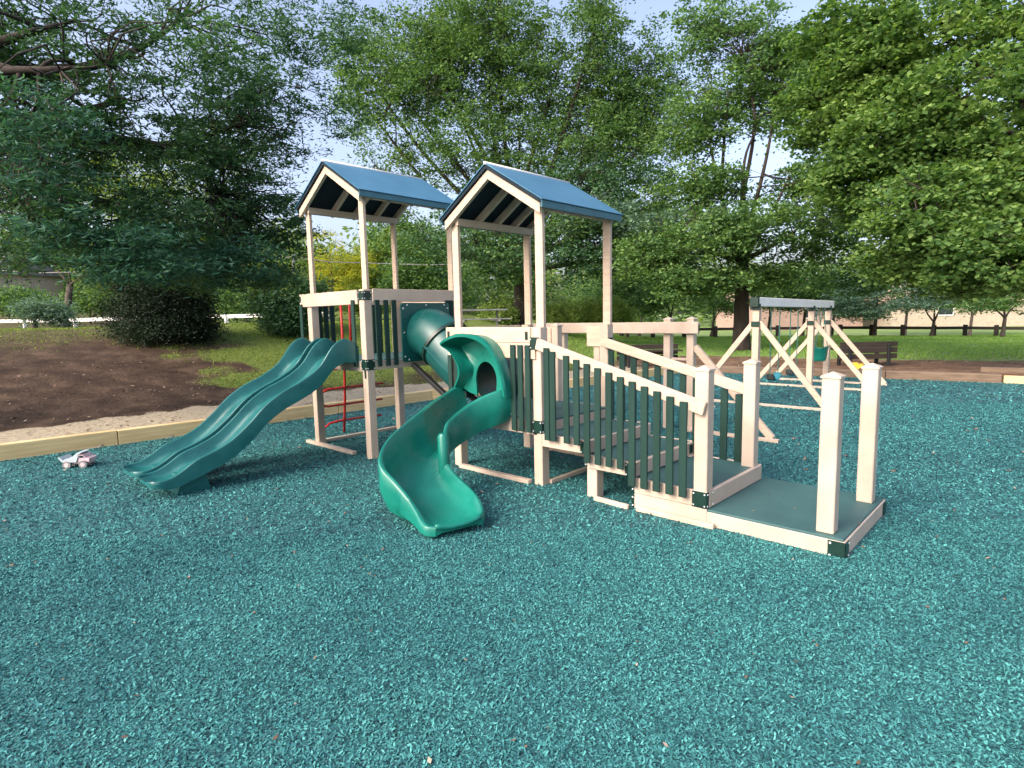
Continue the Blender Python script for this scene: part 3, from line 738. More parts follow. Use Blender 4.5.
mb = MB(); mb.beam((-.1, 3.12, .02), (1.1, 3.12, .02), .06, .045); mb.build('ground_board', M['vinyl'], B)

# ------------------------------------------------------------------ swing set
S = empty('swing_set', (-.25, 8.0, 0), 'white timber swing set with three braced posts under one level top beam', 'swing set')
for (y, zt, zb) in ((5.88, 1.64, 1.40), (8.79, 1.60, 1.35), (9.93, 1.60, 1.34)):
    post(-.25, y, -.02, zt+.02, .11, 'wood_cream', parent=S)
    for sx in (-1, 1):
        mb = MB(); mb.beam((-.25+sx*.045, y-.005, zb), (-.25+sx*1.12, y, .03), .045, .09); mb.build('brace', M['wood_cream'], S)
    mb = MB(); mb.beam((-1.4, y-.03, .02), (.92, y-.03, .02), .06, .04); mb.build('ground_board', M['vinyl'], S)
    mb = MB(); mb.box((-.32, y-.07, zb-.07), (-.18, y-.0575, zb+.02), .003); mb.box((-.335, y-.08, zt-.03), (-.165, y-.058, zt+.07), .003); mb.box((-.335, y-.075, zt-.02), (-.31, y+.08, zt+.14), .003)
    mb.build('bracket', M['bracket'], S)
mb = MB(); mb.beam((-.25, 5.80, 1.745), (-.25, 10.15, 1.70), .10, .15, .006); mb.build('top_beam', M['white_rail'], S)
mb = MB(); mb.box((-.32, 5.74, 1.66), (-.18, 5.797, 1.82), .004); mb.build('beam_cap', M['bracket'], S)
def belt(y, label, dx):
    o = empty('belt_swing', (-.25, y, .3), label, 'swing', 'swings hanging from the white swing set')
    for s in (-1, 1):
        mb = MB(); mb.tube([(-.25, y+s*.22, 1.68), (-.25+dx, y+s*.20, .50), (-.25+dx, y+s*.17, .36)], .009, 6); mb.build('chain', M['rope'], o)
    mb = MB(); rows = []
    for k in range(11):
        t = -1+k*.2; yy = y+t*.17; zz = .33+.10*t*t
        rows.append([(-.25+dx-.07, yy, zz), (-.25+dx+.07, yy, zz), (-.25+dx+.07, yy, zz+.016), (-.25+dx-.07, yy, zz+.016)])
    mb.strip(rows, closed=True, cap=True); mb.build('seat', M['seat'], o)
    for s in (-1, 1):
        mb = MB(); mb.box((-.25+dx-.065, y+s*.178-.012, .37), (-.25+dx+.065, y+s*.178+.012, .47), .008); mb.build('seat_end', M['seat_dark' if s < 0 else 'seat'], o)
belt(6.75, 'teal belt swing with black end, nearer of the two beside the tall braced post', 0)
belt(7.75, 'teal belt swing farther along the beam, nearer the middle post', .0)
o = empty('bucket_swing', (-.25, 9.38, .5), 'green full bucket toddler swing hanging between the two far posts', 'swing', 'swings hanging from the white swing set')
for sx in (-1, 1):
    for sy in (-1, 1):
        mb = MB(); mb.tube([(-.25, 9.38+sy*.18, 1.66), (-.25+sx*.12, 9.38+sy*.13, .80)], .009, 6); mb.build('chain', M['rope'], o)
mb = MB(); rows = []
for z, r in ((.50, .10), (.52, .13), (.62, .15), (.74, .165), (.80, .18), (.80, .15), (.62, .125), (.56, .08)):
    rows.append([(-.25+r*math.cos(a), 9.38+r*1.1*math.sin(a), z+(.03*math.cos(2*a) if z > .7 else 0)) for a in np.linspace(0, 2*math.pi, 20, endpoint=False)])
mb.strip(rows, closed=True, cap=True); mb.build('bucket_seat', M['slide'], o, smooth=True, autos=True)

# ------------------------------------------------------------------ benches, table, toys, poles
def bench(c, yaw, mat, label, ln=1.8, hgt=.85, group=None):
    o = empty('park_bench', c, label, 'bench', group)
    Rm = Matrix.Rotation(yaw, 3, 'Z'); c = Vector(c)
    def bx(nm, a, b, m):
        mb = MB(); mb.box(Vector(a)+c, Vector(b)+c, .006, rot=Rm, piv=c); mb.build(nm, M[m], o)
    for k in range(3): bx('backrest_slat', (-ln/2, .20, hgt-.13-k*.15), (ln/2, .24, hgt-k*.15), mat)
    for k in range(3): bx('seat_slat', (-ln/2, -.25+k*.14, .42), (ln/2, -.13+k*.14, .46), mat)
    for s in (-1, 1):
        bx('leg', (s*(ln/2-.25)-.035, -.22, 0), (s*(ln/2-.25)+.035, -.15, .415), 'black')
        bx('leg', (s*(ln/2-.25)-.035, .245, 0), (s*(ln/2-.25)+.035, .30, hgt-.05), 'black')
    return o
bc = gnd(864, 14.9); bc.z = hz(bc)
bench(bc, YAW*-1+.05+math.pi, 'darkwood', 'dark wooden park bench with its back to the play pit behind the swing set', ln=1.5, hgt=.62)
bc = gnd(650, 16); bc.z = hz(bc)
bench(bc, -YAW, 'darkwood', 'dark low bench partly hidden by the ramp handrail in front of the lawn', ln=1.7, hgt=.6)
tc_ = gnd(481, 20); tc_.z = hz(tc_)
o = empty('picnic_table', tc_, 'grey metal picnic table seen past the left post of the lower tower', 'picnic table')
Rm = Matrix.Rotation(-YAW+.3, 3, 'Z')
for nm, a, b in (('table_top', (-.9, -.38, .72), (.9, .38, .77)), ('seat', (-.9, -.85, .42), (.9, -.6, .46)), ('seat', (-.9, .6, .42), (.9, .85, .46)), ('leg', (-.65, -.7, .36), (-.6, .7, .415)), ('leg', (.6, -.7, .36), (.65, .7, .415)), ('leg', (-.65, -.06, -.05), (-.6, .06, .355)), ('leg', (.6, -.06, -.05), (.65, .06, .355)), ('leg', (-.65, -.06, .42), (-.6, .06, .715)), ('leg', (.6, -.06, .42), (.65, .06, .715))):
    mb = MB(); mb.box(Vector(a)+tc_, Vector(b)+tc_, .006, rot=Rm, piv=tc_); mb.build(nm, M['grey_metal'], o)
# red marker pole
rpz = gnd(736, 26); rpz.z = hz(rpz)
o = empty('marker_pole', rpz, 'thin red pole standing in front of the middle tree trunk', 'pole')
mb = MB(); mb.tube([rpz, rpz+Vector((0, 0, 1.1))], .04, 10); mb.build('pole', M['red'], o, smooth=True, autos=True)
mb = MB(); mb.tube([rpz, rpz+Vector((0, 0, .04))], .12, 14); mb.build('base_plate', M['grey_metal'], o)
mb = MB(); mb.tube([rpz+Vector((0, 0, 1.1)), rpz+Vector((0, 0, 1.13))], [.045, .02], 10); mb.build('cap', M['red'], o)
# yellow ride-on toy lying by the tie
yt = gnd(860, 13.8); yt.z = hz(yt)
o = empty('toy_wagon', yt, 'small yellow plastic toy left on the mulch in front of the dark bench', 'toy')
mb = MB(); rows = []
for k, (xx, hh) in enumerate(((-.22, .10), (-.20, .24), (-.05, .26), (.02, .20), (.16, .22), (.22, .12))):
    xx *= .6; hh *= .6; rows.append([(yt.x+xx, yt.y-.07, yt.z+.04), (yt.x+xx, yt.y+.07, yt.z+.04), (yt.x+xx, yt.y+.065, yt.z+hh+.04), (yt.x+xx, yt.y-.065, yt.z+hh+.04)])
mb.strip(rows, closed=True, cap=True); mb.build('body', M['yellow'], o)
for sx in (-.085, .085):
    for sy in (-.085, .085):
        mb = MB(); p = yt+Vector((sx, sy, .04)); mb.tube([p-Vector((0, .012, 0)), p+Vector((0, .012, 0))], .04, 14); mb.build('wheel', M['seat_dark'], o)
# toy dump truck
tk = Vector((-4.52, -2.83, 0))
o = empty('toy_dump_truck', tk, 'faded grey and pink toy dump truck beside the pine timber', 'toy truck')
ax = Vector((math.cos(YAW)*1, -math.sin(YAW), 0)).normalized(); ax = Matrix.Rotation(.1, 3, 'Z') @ ax; ay = Vector((-ax.y, ax.x, 0))
def T(x, y, z): x, y, z = x*.74, y*.74, z*.74; return tk+ax*x+ay*y+Vector((0, 0, z))
def slab(nm, prof2, w, mat, y0=0):
    mb = MB(); mb.prism([T(x, y0-w/2, z) for x, z in prof2], ay*w); return mb.build(nm, M[mat], o)
slab('dump_bed', [(-.22, .17), (-.17, .10), (.03, .09), (.07, .19), (.05, .20), (.02, .125), (-.15, .125), (-.20, .18)], .18, 'toygrey')
slab('bed_fill', [(-.17, .128), (.02, .128), (.05, .19), (.11, .235), (.06, .24), (-.02, .175)], .16, 'toygrey')
slab('chassis', [(-.17, .06), (.20, .06), (.20, .09), (-.17, .085)], .10, 'toypink')
slab('cab', [(.05, .091), (.21, .091), (.215, .14), (.16, .155), (.13, .20), (.06, .20)], .15, 'toypink')
slab('cab_window', [(.145, .155), (.125, .19), (.08, .19), (.08, .155)], .156, 'glass')
for x in (-.10, .13):
    for s in (-1, 1):
        mb = MB(); mb.tube([T(x, s*.065, .055), T(x, s*.105, .055)], .043, 20); w_ = mb.build('wheel', M['grey_metal'], o, smooth=True, autos=True)
        mb = MB(); mb.tube([T(x, s*.104, .055), T(x, s*.109, .055)], .024, 14); mb.build('rim', M['toypink'], w_)

# ------------------------------------------------------------------ foliage
def kite(p, leaf, asp, tilt, updir=None, droop=0.0):
    """leaf-shaped quads at points p"""
    n = len(p); th = rng.uniform(0, 2*math.pi, n)
    ln = leaf*rng.uniform(.6, 1.35, n)
    nz = np.stack([rng.normal(0, tilt, n), rng.normal(0, tilt, n), np.ones(n)], -1); nz /= np.linalg.norm(nz, axis=1)[:, None]
    a = np.stack([np.cos(th), np.sin(th), np.zeros(n)-droop], -1); a -= nz*(a*nz).sum(1)[:, None]; a /= np.linalg.norm(a, axis=1)[:, None]
    b = np.cross(nz, a)
    L_ = ln[:, None]; Wd = (ln*asp)[:, None]
    sag = -np.abs(rng.normal(0, .12, n))[:, None]*nz*L_
    return np.stack([p-a*L_*.5, p+b*Wd*.5+sag, p+a*L_*.5, p-b*Wd*.5+sag], 1).reshape(-1, 3)
def sph(n):
    v = rng.normal(size=(n, 3)); return v/np.linalg.norm(v, axis=1)[:, None]
GAP = -.25
def crown_pts(lobes, ncl, per, rc, flat=.45, shell=.5):
    """cluster centres spread through ellipsoid lobes, then leaf points in each cluster"""
    vols = np.array([(l[1]*l[2]*l[3])**.75 for l in lobes]); vols /= vols.sum()
    cs = []
    for l, v in zip(lobes, vols):
        k = max(3, int(ncl*v)); r = rng.random(k)**shell
        q = np.array(l[0])+sph(k)*r[:, None]*np.array([l[1], l[2], l[3]]); cs.append(q)
    C = np.concatenate(cs); C = C[(vnoise(C[:, 0]+C[:, 2]*.7, C[:, 1]-C[:, 2]*.6, .55/rc*.35, 21)+rng.normal(0, .25, len(C))) > GAP]
    sz = rc*rng.uniform(.5, 1.5, len(C))
    pts = np.repeat(C, per, 0); s = np.repeat(sz, per)
    off = rng.normal(size=pts.shape)*.5; off[:, 2] *= flat
    off[:, 2] -= (off[:, 0]**2+off[:, 1]**2)*.18
    return C, pts+off*s[:, None]
def limb(mb, p, q, r0, r1, seg=7, sag=.12, n=6, wob=.06):
    p, q = Vector(p), Vector(q); ln = (q-p).length; pts = []; rad = []
    w1 = Vector(rng.normal(size=3))*ln*wob; w2 = Vector(rng.normal(size=3))*ln*wob
    for k in range(n+1):
        t = k/n; c = p.lerp(q, t)+Vector((0, 0, 1))*ln*sag*math.sin(math.pi*t)+w1*math.sin(math.pi*t)+w2*math.sin(2*math.pi*t)*.5
        pts.append(c); rad.append(r0+(r1-r0)*t)
    mb.tube(pts, rad, seg, cap=True); return pts
def tree(name, label, cat, base, tr, fork, lobes_px, ncl, per, rc, leaf, asp, mat, bark='bark', group=None, tilt=.6, flat=.45, shell=.5, droop=0., limbs=None, sagl=.08, sub=5, twigs=350, extra=None, basesink=.3):
    """lobes_px: (px, py, half width px, half height px, depth m[, half depth m])"""
    base = Vector(base)
    o = empty(name, base, label, cat, group)
    lobes = []
    for l in lobes_px:
        c = at(l[0], l[1], l[4]); rx = l[2]*l[4]/F; rz_ = l[3]*l[4]/F; rd = l[5] if len(l) > 5 else rx
        lobes.append((tuple(c), (rx+rd)/2 if abs(rx-rd) < 1e-6 else (rx*.72+rd*.69)/1.41*1.4/1.4, (rx*.69+rd*.72)/1.41*1.4/1.4, rz_))
    C, pts = crown_pts(lobes, ncl, per, rc, flat, shell)
    npmesh('crown', kite(pts, leaf, asp, tilt, droop=droop), 4, L[mat], o)
    if extra:
        for m2, frac_lobes, n2, per2 in extra:
            lb = []
            for l in frac_lobes:
                c = at(l[0], l[1], l[4]); rx = l[2]*l[4]/F; rz_ = l[3]*l[4]/F; rd = l[5] if len(l) > 5 else rx
                lb.append((tuple(c), (rx+rd)/2, (rx+rd)/2, rz_))
            C2, p2 = crown_pts(lb, n2, per2, rc, flat, shell)
            npmesh('crown', kite(p2, leaf, asp, tilt, droop=droop), 4, L[m2], o); C = np.concatenate([C, C2])
    # wood
    mb = MB(); fk = Vector(fork)
    if tr > 0:
        pts0 = [base-Vector((0, 0, basesink)), base+Vector((0, 0, .15)), base+(fk-base)*.3, base+(fk-base)*.7, fk]
        mb.tube(pts0, [tr*1.5, tr*1.2, tr, tr*.88, tr*.8], 12)
    tips = []
    for l in (limbs if limbs is not None else lobes):
        c = l[0] if limbs is None else l
        pp = limb(mb, fk, c, max(tr, .12)*.42, max(tr, .12)*.10, sag=sagl, n=14, wob=.04)
        tips += pp[2:]
        for s in range(sub):
            st_ = pp[int(rng.integers(4, len(pp)-1))]
            near = C[np.argsort(((C-np.array(st_))**2).sum(1)+rng.random(len(C))*2)[:40]]
            e = near[rng.integers(len(near))]
            q2 = limb(mb, st_, e, max(tr, .12)*.10, max(tr, .12)*.03, seg=5, sag=.04, n=6, wob=.07); tips += q2[1:]
    tips = np.array([tuple(t) for t in tips])
    idx = rng.permutation(len(C))[:twigs]
    for c in C[idx]:
        j = ((tips-c)**2).sum(1).argmin()
        if ((tips[j]-c)**2).sum() < (rc*7)**2: limb(mb, tips[j], c, max(tr, .12)*.045, max(tr, .12)*.015, seg=4, n=4, sag=.04, wob=.15)
    mb.build('trunk', M[bark], o, smooth=True)
    return o
def gz(px, d):
    p = gnd(px, d); p.z = hz(p); return p

# big oak at the left, trunk outside the picture, limbs reaching in
tree('oak_tree', 'large dark green oak whose long limbs reach in from the left edge', 'tree', gz(-190, 7.5), .34, at(-120, 130, 8.2),
     [(60, 40, 110, 60, 8.5, 1.4), (170, 70, 120, 55, 8.5, 1.4), (40, 150, 110, 60, 8.0, 1.5), (150, 150, 110, 50, 9, 1.5), (60, 215, 110, 45, 7.6, 1.3), (150, 235, 110, 45, 8.5, 1.3),
      (225, 195, 85, 60, 9.5, 1.2), (-40, 100, 60, 150, 8.5, 1.5), (40, 262, 75, 20, 8.2, 1.2), (205, 268, 85, 28, 9.2, 1.2), (262, 240, 45, 48, 10, 1), (120, 250, 110, 24, 9.5, 1), (240, 130, 70, 50, 10.5, 1.2)],
     2500, 50, .25, .10, .26, 'oak', tilt=.75, flat=.35, shell=.45, droop=.35,
     limbs=[at(120, 100, 9), at(235, 125, 9.5), at(60, 70, 7.5), at(230, 160, 10), at(100, 75, 10), at(140, 215, 9), at(60, 25, 8), at(180, 20, 9)], sub=9, twigs=700, sagl=.04,
     extra=[('oak_front', [(40, 160, 90, 80, 6.9, .8), (90, 235, 110, 32, 7.2, .8), (150, 264, 80, 18, 7.6, .7), (230, 262, 50, 26, 8.6, .7)], 420, 46), ('oak', [(285, 45, 75, 55, 10.5, 1.4), (300, 110, 60, 40, 10.5, 1.3), (215, 20, 70, 40, 9.5, 1.3), (330, 25, 50, 40, 11, 1.2)], 300, 36)])
# central tree
tree('shade_tree', 'tall many limbed shade tree rising directly behind the two roofs', 'tree', gz(522, 25), .33, at(521, 262, 25),
     [(400, 90, 60, 70, 24.5), (430, 40, 60, 50, 25), (490, 60, 70, 65, 25.5), (560, 60, 65, 65, 25), (625, 70, 55, 60, 25.5), (375, 165, 50, 50, 25), (365, 105, 40, 45, 24.5), (355, 50, 40, 40, 25), (450, 90, 60, 45, 26), (600, 110, 60, 50, 26), (520, 190, 70, 40, 26), (450, 150, 60, 50, 24), (640, 140, 50, 45, 25),
      (590, 150, 60, 45, 24.5), (520, 130, 60, 50, 26), (500, 10, 90, 40, 25), (600, 10, 60, 35, 25), (400, 225, 50, 28, 24.5), (470, 225, 45, 30, 23.5), (590, 225, 65, 30, 23), (655, 210, 45, 35, 23.5), (500, 262, 50, 20, 23), (625, 262, 45, 20, 22.5)],
     3500, 54, .50, .14, .5, 'mid', tilt=.85, flat=.55, shell=.5, sub=8, twigs=1500, sagl=-.02,
     extra=[('oak', [(460, 250, 60, 34, 23.5), (560, 255, 70, 34, 23), (640, 250, 40, 34, 24), (600, 200, 80, 40, 24), (640, 110, 55, 60, 27)], 950, 56), ('pale', [(590, 215, 40, 18, 21.8), (640, 225, 50, 20, 21.8)], 110, 70)])  # darker leaves, mostly low in the crown, imitate its shaded underside
# tree behind the swing set
SL = [at(x, y, 21) for x, y in ((690, 165), (728, 90), (742, 60), (757, 130), (790, 175), (815, 215), (672, 225), (705, 120), (775, 100))]
tree('spreading_tree', 'spreading green tree with forked dark trunk behind the white swing set', 'tree', gz(742, 21), .27, at(742, 262, 21),
     [(700, 240, 60, 28, 20), (760, 230, 65, 28, 19.5), (820, 245, 50, 30, 20.5), (690, 280, 50, 22, 20), (650, 255, 35, 30, 20.5), (770, 275, 60, 20, 20), (700, 190, 45, 30, 21), (800, 190, 45, 28, 21.5), (700, 130, 45, 35, 21.5),
      (750, 95, 50, 40, 21.5), (780, 60, 40, 30, 21.5), (845, 280, 40, 20, 21), (830, 215, 40, 25, 22)],
     2000, 54, .46, .14, .55, 'mid', tilt=.75, flat=.4, shell=.55, sub=6, twigs=700, sagl=0, limbs=SL,
     extra=[('locust', [(700, 90, 50, 60, 22), (735, 50, 60, 55, 22), (705, 30, 50, 40, 22), (780, 110, 40, 30, 21), (740, 215, 70, 14, 18.7)], 460, 50)])
# maple at the right
tree('maple_tree', 'bright green broad leaved maple filling the right edge of the view', 'tree', gz(1130, 14.5), .38, at(1050, 190, 14.5),
     [(980, 250, 70, 40, 12.5), (930, 210, 60, 45, 13), (1000, 180, 60, 50, 13), (900, 130, 60, 45, 14), (960, 100, 60, 45, 13), (1020, 60, 55, 50, 13.5), (880, 60, 60, 45, 14.5), (940, 30, 60, 40, 14), (1010, 130, 50, 50, 12.5),
      (850, 175, 40, 35, 15), (1060, 150, 60, 90, 13), (820, 105, 45, 40, 15.5), (900, 260, 40, 22, 14), (1010, 280, 50, 16, 12.5), (840, 30, 50, 30, 15)],
     2300, 60, .36, .115, .8, 'maple', tilt=.8, flat=.38, shell=.4, sub=6, twigs=600, sagl=.05,
     extra=[('mid', [(900, 170, 90, 60, 16), (960, 250, 90, 40, 14.5), (850, 110, 60, 60, 17), (930, 60, 90, 50, 16)], 640, 56)])
# second tree line
g_bg = 'smaller trees along the back of the lawn'
def small(px, d, lob, label, mat='mid', ncl=260, leaf=.16, name='small_tree', tr=.09, fy=300, **k):
    return tree(name, label, 'tree', gz(px, d), tr, at(px+2, fy, d), lob, ncl, 60, .55, leaf, .5, mat, bark='bark2', group=g_bg, sub=3, twigs=80, basesink=.2, **k)
small(669, 34, [(668, 290, 34, 22, 34), (650, 300, 24, 14, 33), (690, 300, 24, 14, 34)], 'small multi stemmed tree left of the red pole at the back of the lawn', limbs=[at(655, 290, 34), at(680, 288, 34), at(668, 280, 34)], fy=318)
small(628, 35, [(628, 292, 34, 22, 35), (610, 302, 22, 14, 34)], 'small dark green tree behind the far end of the low white beam')
small(803, 35, [(795, 290, 34, 20, 35), (815, 296, 20, 16, 34)], 'small green tree seen over the swing set beam', fy=312)
small(875, 33, [(870, 285, 34, 20, 33), (850, 300, 24, 16, 32), (890, 308, 26, 10, 32), (868, 312, 30, 9, 32)], 'pale blue green layered tree behind the park bench', 'pale', 300, .14, flat=.2)
small(932, 31, [(930, 290, 28, 14, 31), (945, 300, 40, 10, 30.5), (912, 305, 30, 8, 30.5), (960, 285, 30, 14, 31)], 'dogwood with leaning stems beside the dark rail fence', 'pale', 300, .14, flat=.2, limbs=[at(915, 300, 31), at(950, 294, 31), at(935, 285, 31)], fy=322)
small(1003, 28, [(1000, 290, 40, 14, 28), (985, 305, 34, 8, 27.5), (1020, 300, 30, 14, 28)], 'layered green dogwood at the far right in front of the fence', 'mid', 320, .14, flat=.2, fy=318)
small(712, 37, [(712, 292, 24, 24, 37), (722, 306, 18, 12, 36)], 'dark green tree filling the gap between the beam posts and the big trunk', fy=318)
small(768, 38, [(765, 285, 34, 22, 38), (780, 300, 22, 8, 37)], 'green tree directly behind the tall swing post', fy=316)
small(832, 36, [(838, 290, 26, 22, 36), (845, 306, 18, 12, 35)], 'round dark tree behind the far swing posts', fy=316)
small(905, 38, [(900, 276, 34, 22, 38), (890, 296, 20, 8, 37)], 'taller green tree rising behind the layered dogwoods', fy=312)
small(970, 36, [(968, 280, 36, 20, 36), (985, 292, 26, 8, 36)], 'dark tree between the dogwood and the right maple', fy=316)
small(640, 40, [(600, 295, 44, 24, 40), (650, 285, 40, 30, 41)], 'broad dark tree behind the pale feathery shrubs', fy=316)
# trees beyond the bank, sunlit
tree('background_tree', 'sunlit yellow green tree showing through the oak limbs above the dark bush', 'tree', gz(165, 26), .2, at(165, 270, 26), [(150, 200, 60, 50, 26), (210, 170, 40, 45, 27), (100, 180, 40, 40, 27), (180, 240, 60, 30, 26), (235, 225, 30, 40, 27)], 700, 46, .6, .16, .5, 'yg', bark='bark2', sub=4, twigs=80)
tree('background_tree', 'olive green tree low behind the oak at the far left', 'tree', gz(70, 34), .2, at(70, 285, 34), [(60, 240, 50, 22, 34), (20, 220, 40, 30, 34), (110, 255, 30, 22, 34)], 300, 50, .7, .2, .5, 'mid', bark='bark2', sub=4, twigs=60)
# yellow lit tree and friends behind the taller tower
tree('yellow_lit_tree', 'yellow green tree glowing between the posts of the taller tower', 'tree', gz(332, 40), .22, at(332, 285, 40), [(330, 255, 24, 28, 40), (350, 268, 26, 26, 40), (318, 275, 18, 24, 40)], 480, 50, .5, .13, .5, 'yellow', bark='bark2', sub=4, twigs=60)
tree('background_tree', 'bright yellow green tree to the right of the yellow one, behind the taller tower', 'tree', gz(378, 44), .2, at(378, 285, 44), [(372, 275, 26, 36, 44), (392, 255, 30, 30, 46), (360, 300, 30, 14, 43)], 420, 60, .6, .2, .5, 'yg', bark='bark2', sub=4, twigs=60)
tree('background_tree', 'grey green tree behind the left posts of the taller tower', 'tree', gz(250, 42), .2, at(250, 280, 42), [(235, 268, 50, 34, 42), (280, 280, 40, 26, 42), (215, 240, 40, 30, 46)], 480, 60, .8, .22, .5, 'yg', bark='bark2', sub=4, twigs=60)
tree('background_tree', 'mid green tree between the two tower roofs low behind the posts', 'tree', gz(430, 38), .2, at(430, 285, 38), [(425, 262, 36, 40, 38), (450, 290, 30, 26, 38), (405, 290, 24, 30, 38)], 520, 60, .7, .2, .5, 'mid', bark='bark2', sub=4, twigs=60)
# bushes on the bank
def bush(name, label, px, d, lob, ncl, per, rc, leaf, mat, cat='bush', group=None, extra=None, tilt=1.0, asp=.4, flat=.8, shell=.35):
    return tree(name, label, cat, gz(px, d), .06, gz(px, d)+Vector((0, 0, .35)), lob, ncl, per, rc, leaf, asp, mat, bark='bark', group=group, extra=extra, tilt=tilt, flat=flat, shell=shell, sub=3, twigs=120, basesink=.15)
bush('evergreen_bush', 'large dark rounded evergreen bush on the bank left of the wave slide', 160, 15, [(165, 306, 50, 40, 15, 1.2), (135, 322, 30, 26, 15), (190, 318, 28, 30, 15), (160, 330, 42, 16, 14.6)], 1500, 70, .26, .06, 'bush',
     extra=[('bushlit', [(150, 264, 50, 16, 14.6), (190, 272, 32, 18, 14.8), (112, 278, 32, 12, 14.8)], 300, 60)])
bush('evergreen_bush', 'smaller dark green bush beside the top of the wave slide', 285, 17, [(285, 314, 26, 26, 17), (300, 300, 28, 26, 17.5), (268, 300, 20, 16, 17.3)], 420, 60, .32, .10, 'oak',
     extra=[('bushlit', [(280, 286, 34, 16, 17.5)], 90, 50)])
bush('round_shrub', 'light green shrub left of the central trunk behind the lower tower', 500, 24, [(500, 312, 18, 14, 24), (493, 318, 14, 10, 24)], 170, 60, .3, .12, 'ornamental', 'shrub')
bush('ornamental_grass', 'pale feathery shrub just right of the central trunk', 556, 25, [(560, 316, 22, 12, 25)], 170, 60, .3, .14, 'ornamental', 'shrub', asp=.2)
bush('ornamental_grass', 'wide pale feathery shrub seen between the posts of the lower tower', 595, 26, [(588, 314, 22, 13, 26), (605, 312, 24, 15, 26), (625, 316, 18, 11, 26)], 320, 60, .3, .14, 'ornamental', 'shrub', asp=.2)
bush('evergreen_bush', 'low round grey green bush on the crest at the far left', 40, 20, [(38, 311, 22, 12, 20), (58, 313, 12, 10, 20)], 180, 50, .3, .10, 'pale')
bush('round_shrub', 'sunlit yellow green shrub on the slope past the white rail at the far left', 15, 42, [(12, 300, 26, 12, 42), (30, 304, 18, 9, 42)], 160, 50, .6, .2, 'mid', 'shrub', asp=.5)
bush('round_shrub', 'yellow green shrub past the white rail just left of the dark evergreen bush', 95, 40, [(92, 298, 28, 16, 40), (112, 304, 18, 10, 40)], 180, 50, .6, .2, 'mid', 'shrub', asp=.5)
bush('round_shrub', 'yellow green shrub seen in the gap between the two evergreen bushes', 240, 38, [(240, 300, 26, 16, 38)], 140, 50, .6, .2, 'mid', 'shrub', asp=.5)
# far wood
pts_l = []
for k in range(300):
    px = rng.uniform(-260, 1300) if k < 230 else rng.uniform(-200, 420); d = rng.uniform(62, 95)
    base = gnd(px, d); zb = float(height(base.x, base.y))
    top = 9.5 if px > 120 else 8.0
    hh = rng.uniform(.6, 1.1)*top
    w = rng.uniform(2.2, 4.5); n = 420
    q = sph(n)*(rng.random(n)**.4)[:, None]*np.array([w, w, hh*.55])+np.array([base.x, base.y, zb+hh*.5])
    pts_l.append(q)
PT = np.concatenate(pts_l)
npmesh('distant_woods', kite(PT, .62, .6, .9), 4, L['far'], kind='stuff')['label'] = 'hazy mixed green woods beyond the park'

# grass blades
def blades(n, cond, dmin, dmax, pxa, pxb, hgt, mat, name, label):
    dep = np.sqrt(dmin**2+(dmax**2-dmin**2)*rng.random(n)); col = rng.uniform(pxa, pxb, n)
    azz = YAW+np.arctan((col-512)/F); d = dep/np.cos(azz-YAW)
    x = CAM.x+np.sin(azz)*d; y = CAM.y+np.cos(azz)*d
    s_a, g_a = zones(x, y); k = (g_a > rng.uniform(.25, 1.1, n)) & (pit_dist(x, y) > 1.7)
    x, y = x[k], y[k]; n = len(x); z = height(x, y)
    th = rng.uniform(0, 2*math.pi, n); h = hgt*rng.uniform(.5, 1.5, n); w = h*.16+.004
    p = np.stack([x, y, z-.01], -1); a = np.stack([np.cos(th), np.sin(th), np.zeros(n)], -1)*w[:, None]
    lean = np.stack([rng.normal(0, .5, n), rng.normal(0, .5, n), np.ones(n)], -1)*h[:, None]
    V = np.stack([p-a, p+a, p+lean], 1).reshape(-1, 3)
    npmesh(name, V, 3, L[mat], kind='stuff')['label'] = label
blades(120000, None, 10, 24, -60, 470, .045, 'grass', 'bank_grass', 'patchy yellow green grass on the bank behind the timber edge')
blades(130000, None, 15, 38, 520, 1080, .06, 'grassfar', 'lawn_grass', 'mown green lawn behind the play pit')
# fallen leaves
def litter(n, dmin, dmax, sz, cond):
    dep = np.sqrt(dmin**2+(dmax**2-dmin**2)*rng.random(n)); col = rng.uniform(-40, 1060, n)
    azz = YAW+np.arctan((col-512)/F); d = dep/np.cos(azz-YAW)
    x = CAM.x+np.sin(azz)*d; y = CAM.y+np.cos(azz)*d; k = cond(x, y); x, y = x[k], y[k]
    z = np.where(pit_dist(x, y) < 0, .016, height(x, y)+.012)
    onp = (x > 1.67) & (x < 2.6) & (y > -.05) & (y < 1.1); z = np.where(onp, .128, z)
    stp = (x > .0) & (x < 1.67) & (y > -.05) & (y < 1.02); k = ~stp
    return kite(np.stack([x, y, z], -1)[k], sz, .55, .25)
V = np.concatenate([litter(130, 1.7, 5, .024, lambda x, y: pit_dist(x, y) < -.1), litter(520, 5, 17, .05, lambda x, y: pit_dist(x, y) < -.1), litter(3500, 7, 18, .06, lambda x, y: (pit_dist(x, y) > .2) & (pit_dist(x, y) < 6))])
npmesh('fallen_leaves', V, 4, L['litter'], kind='stuff')['label'] = 'scattered brown fallen leaves on the rubber and bank'

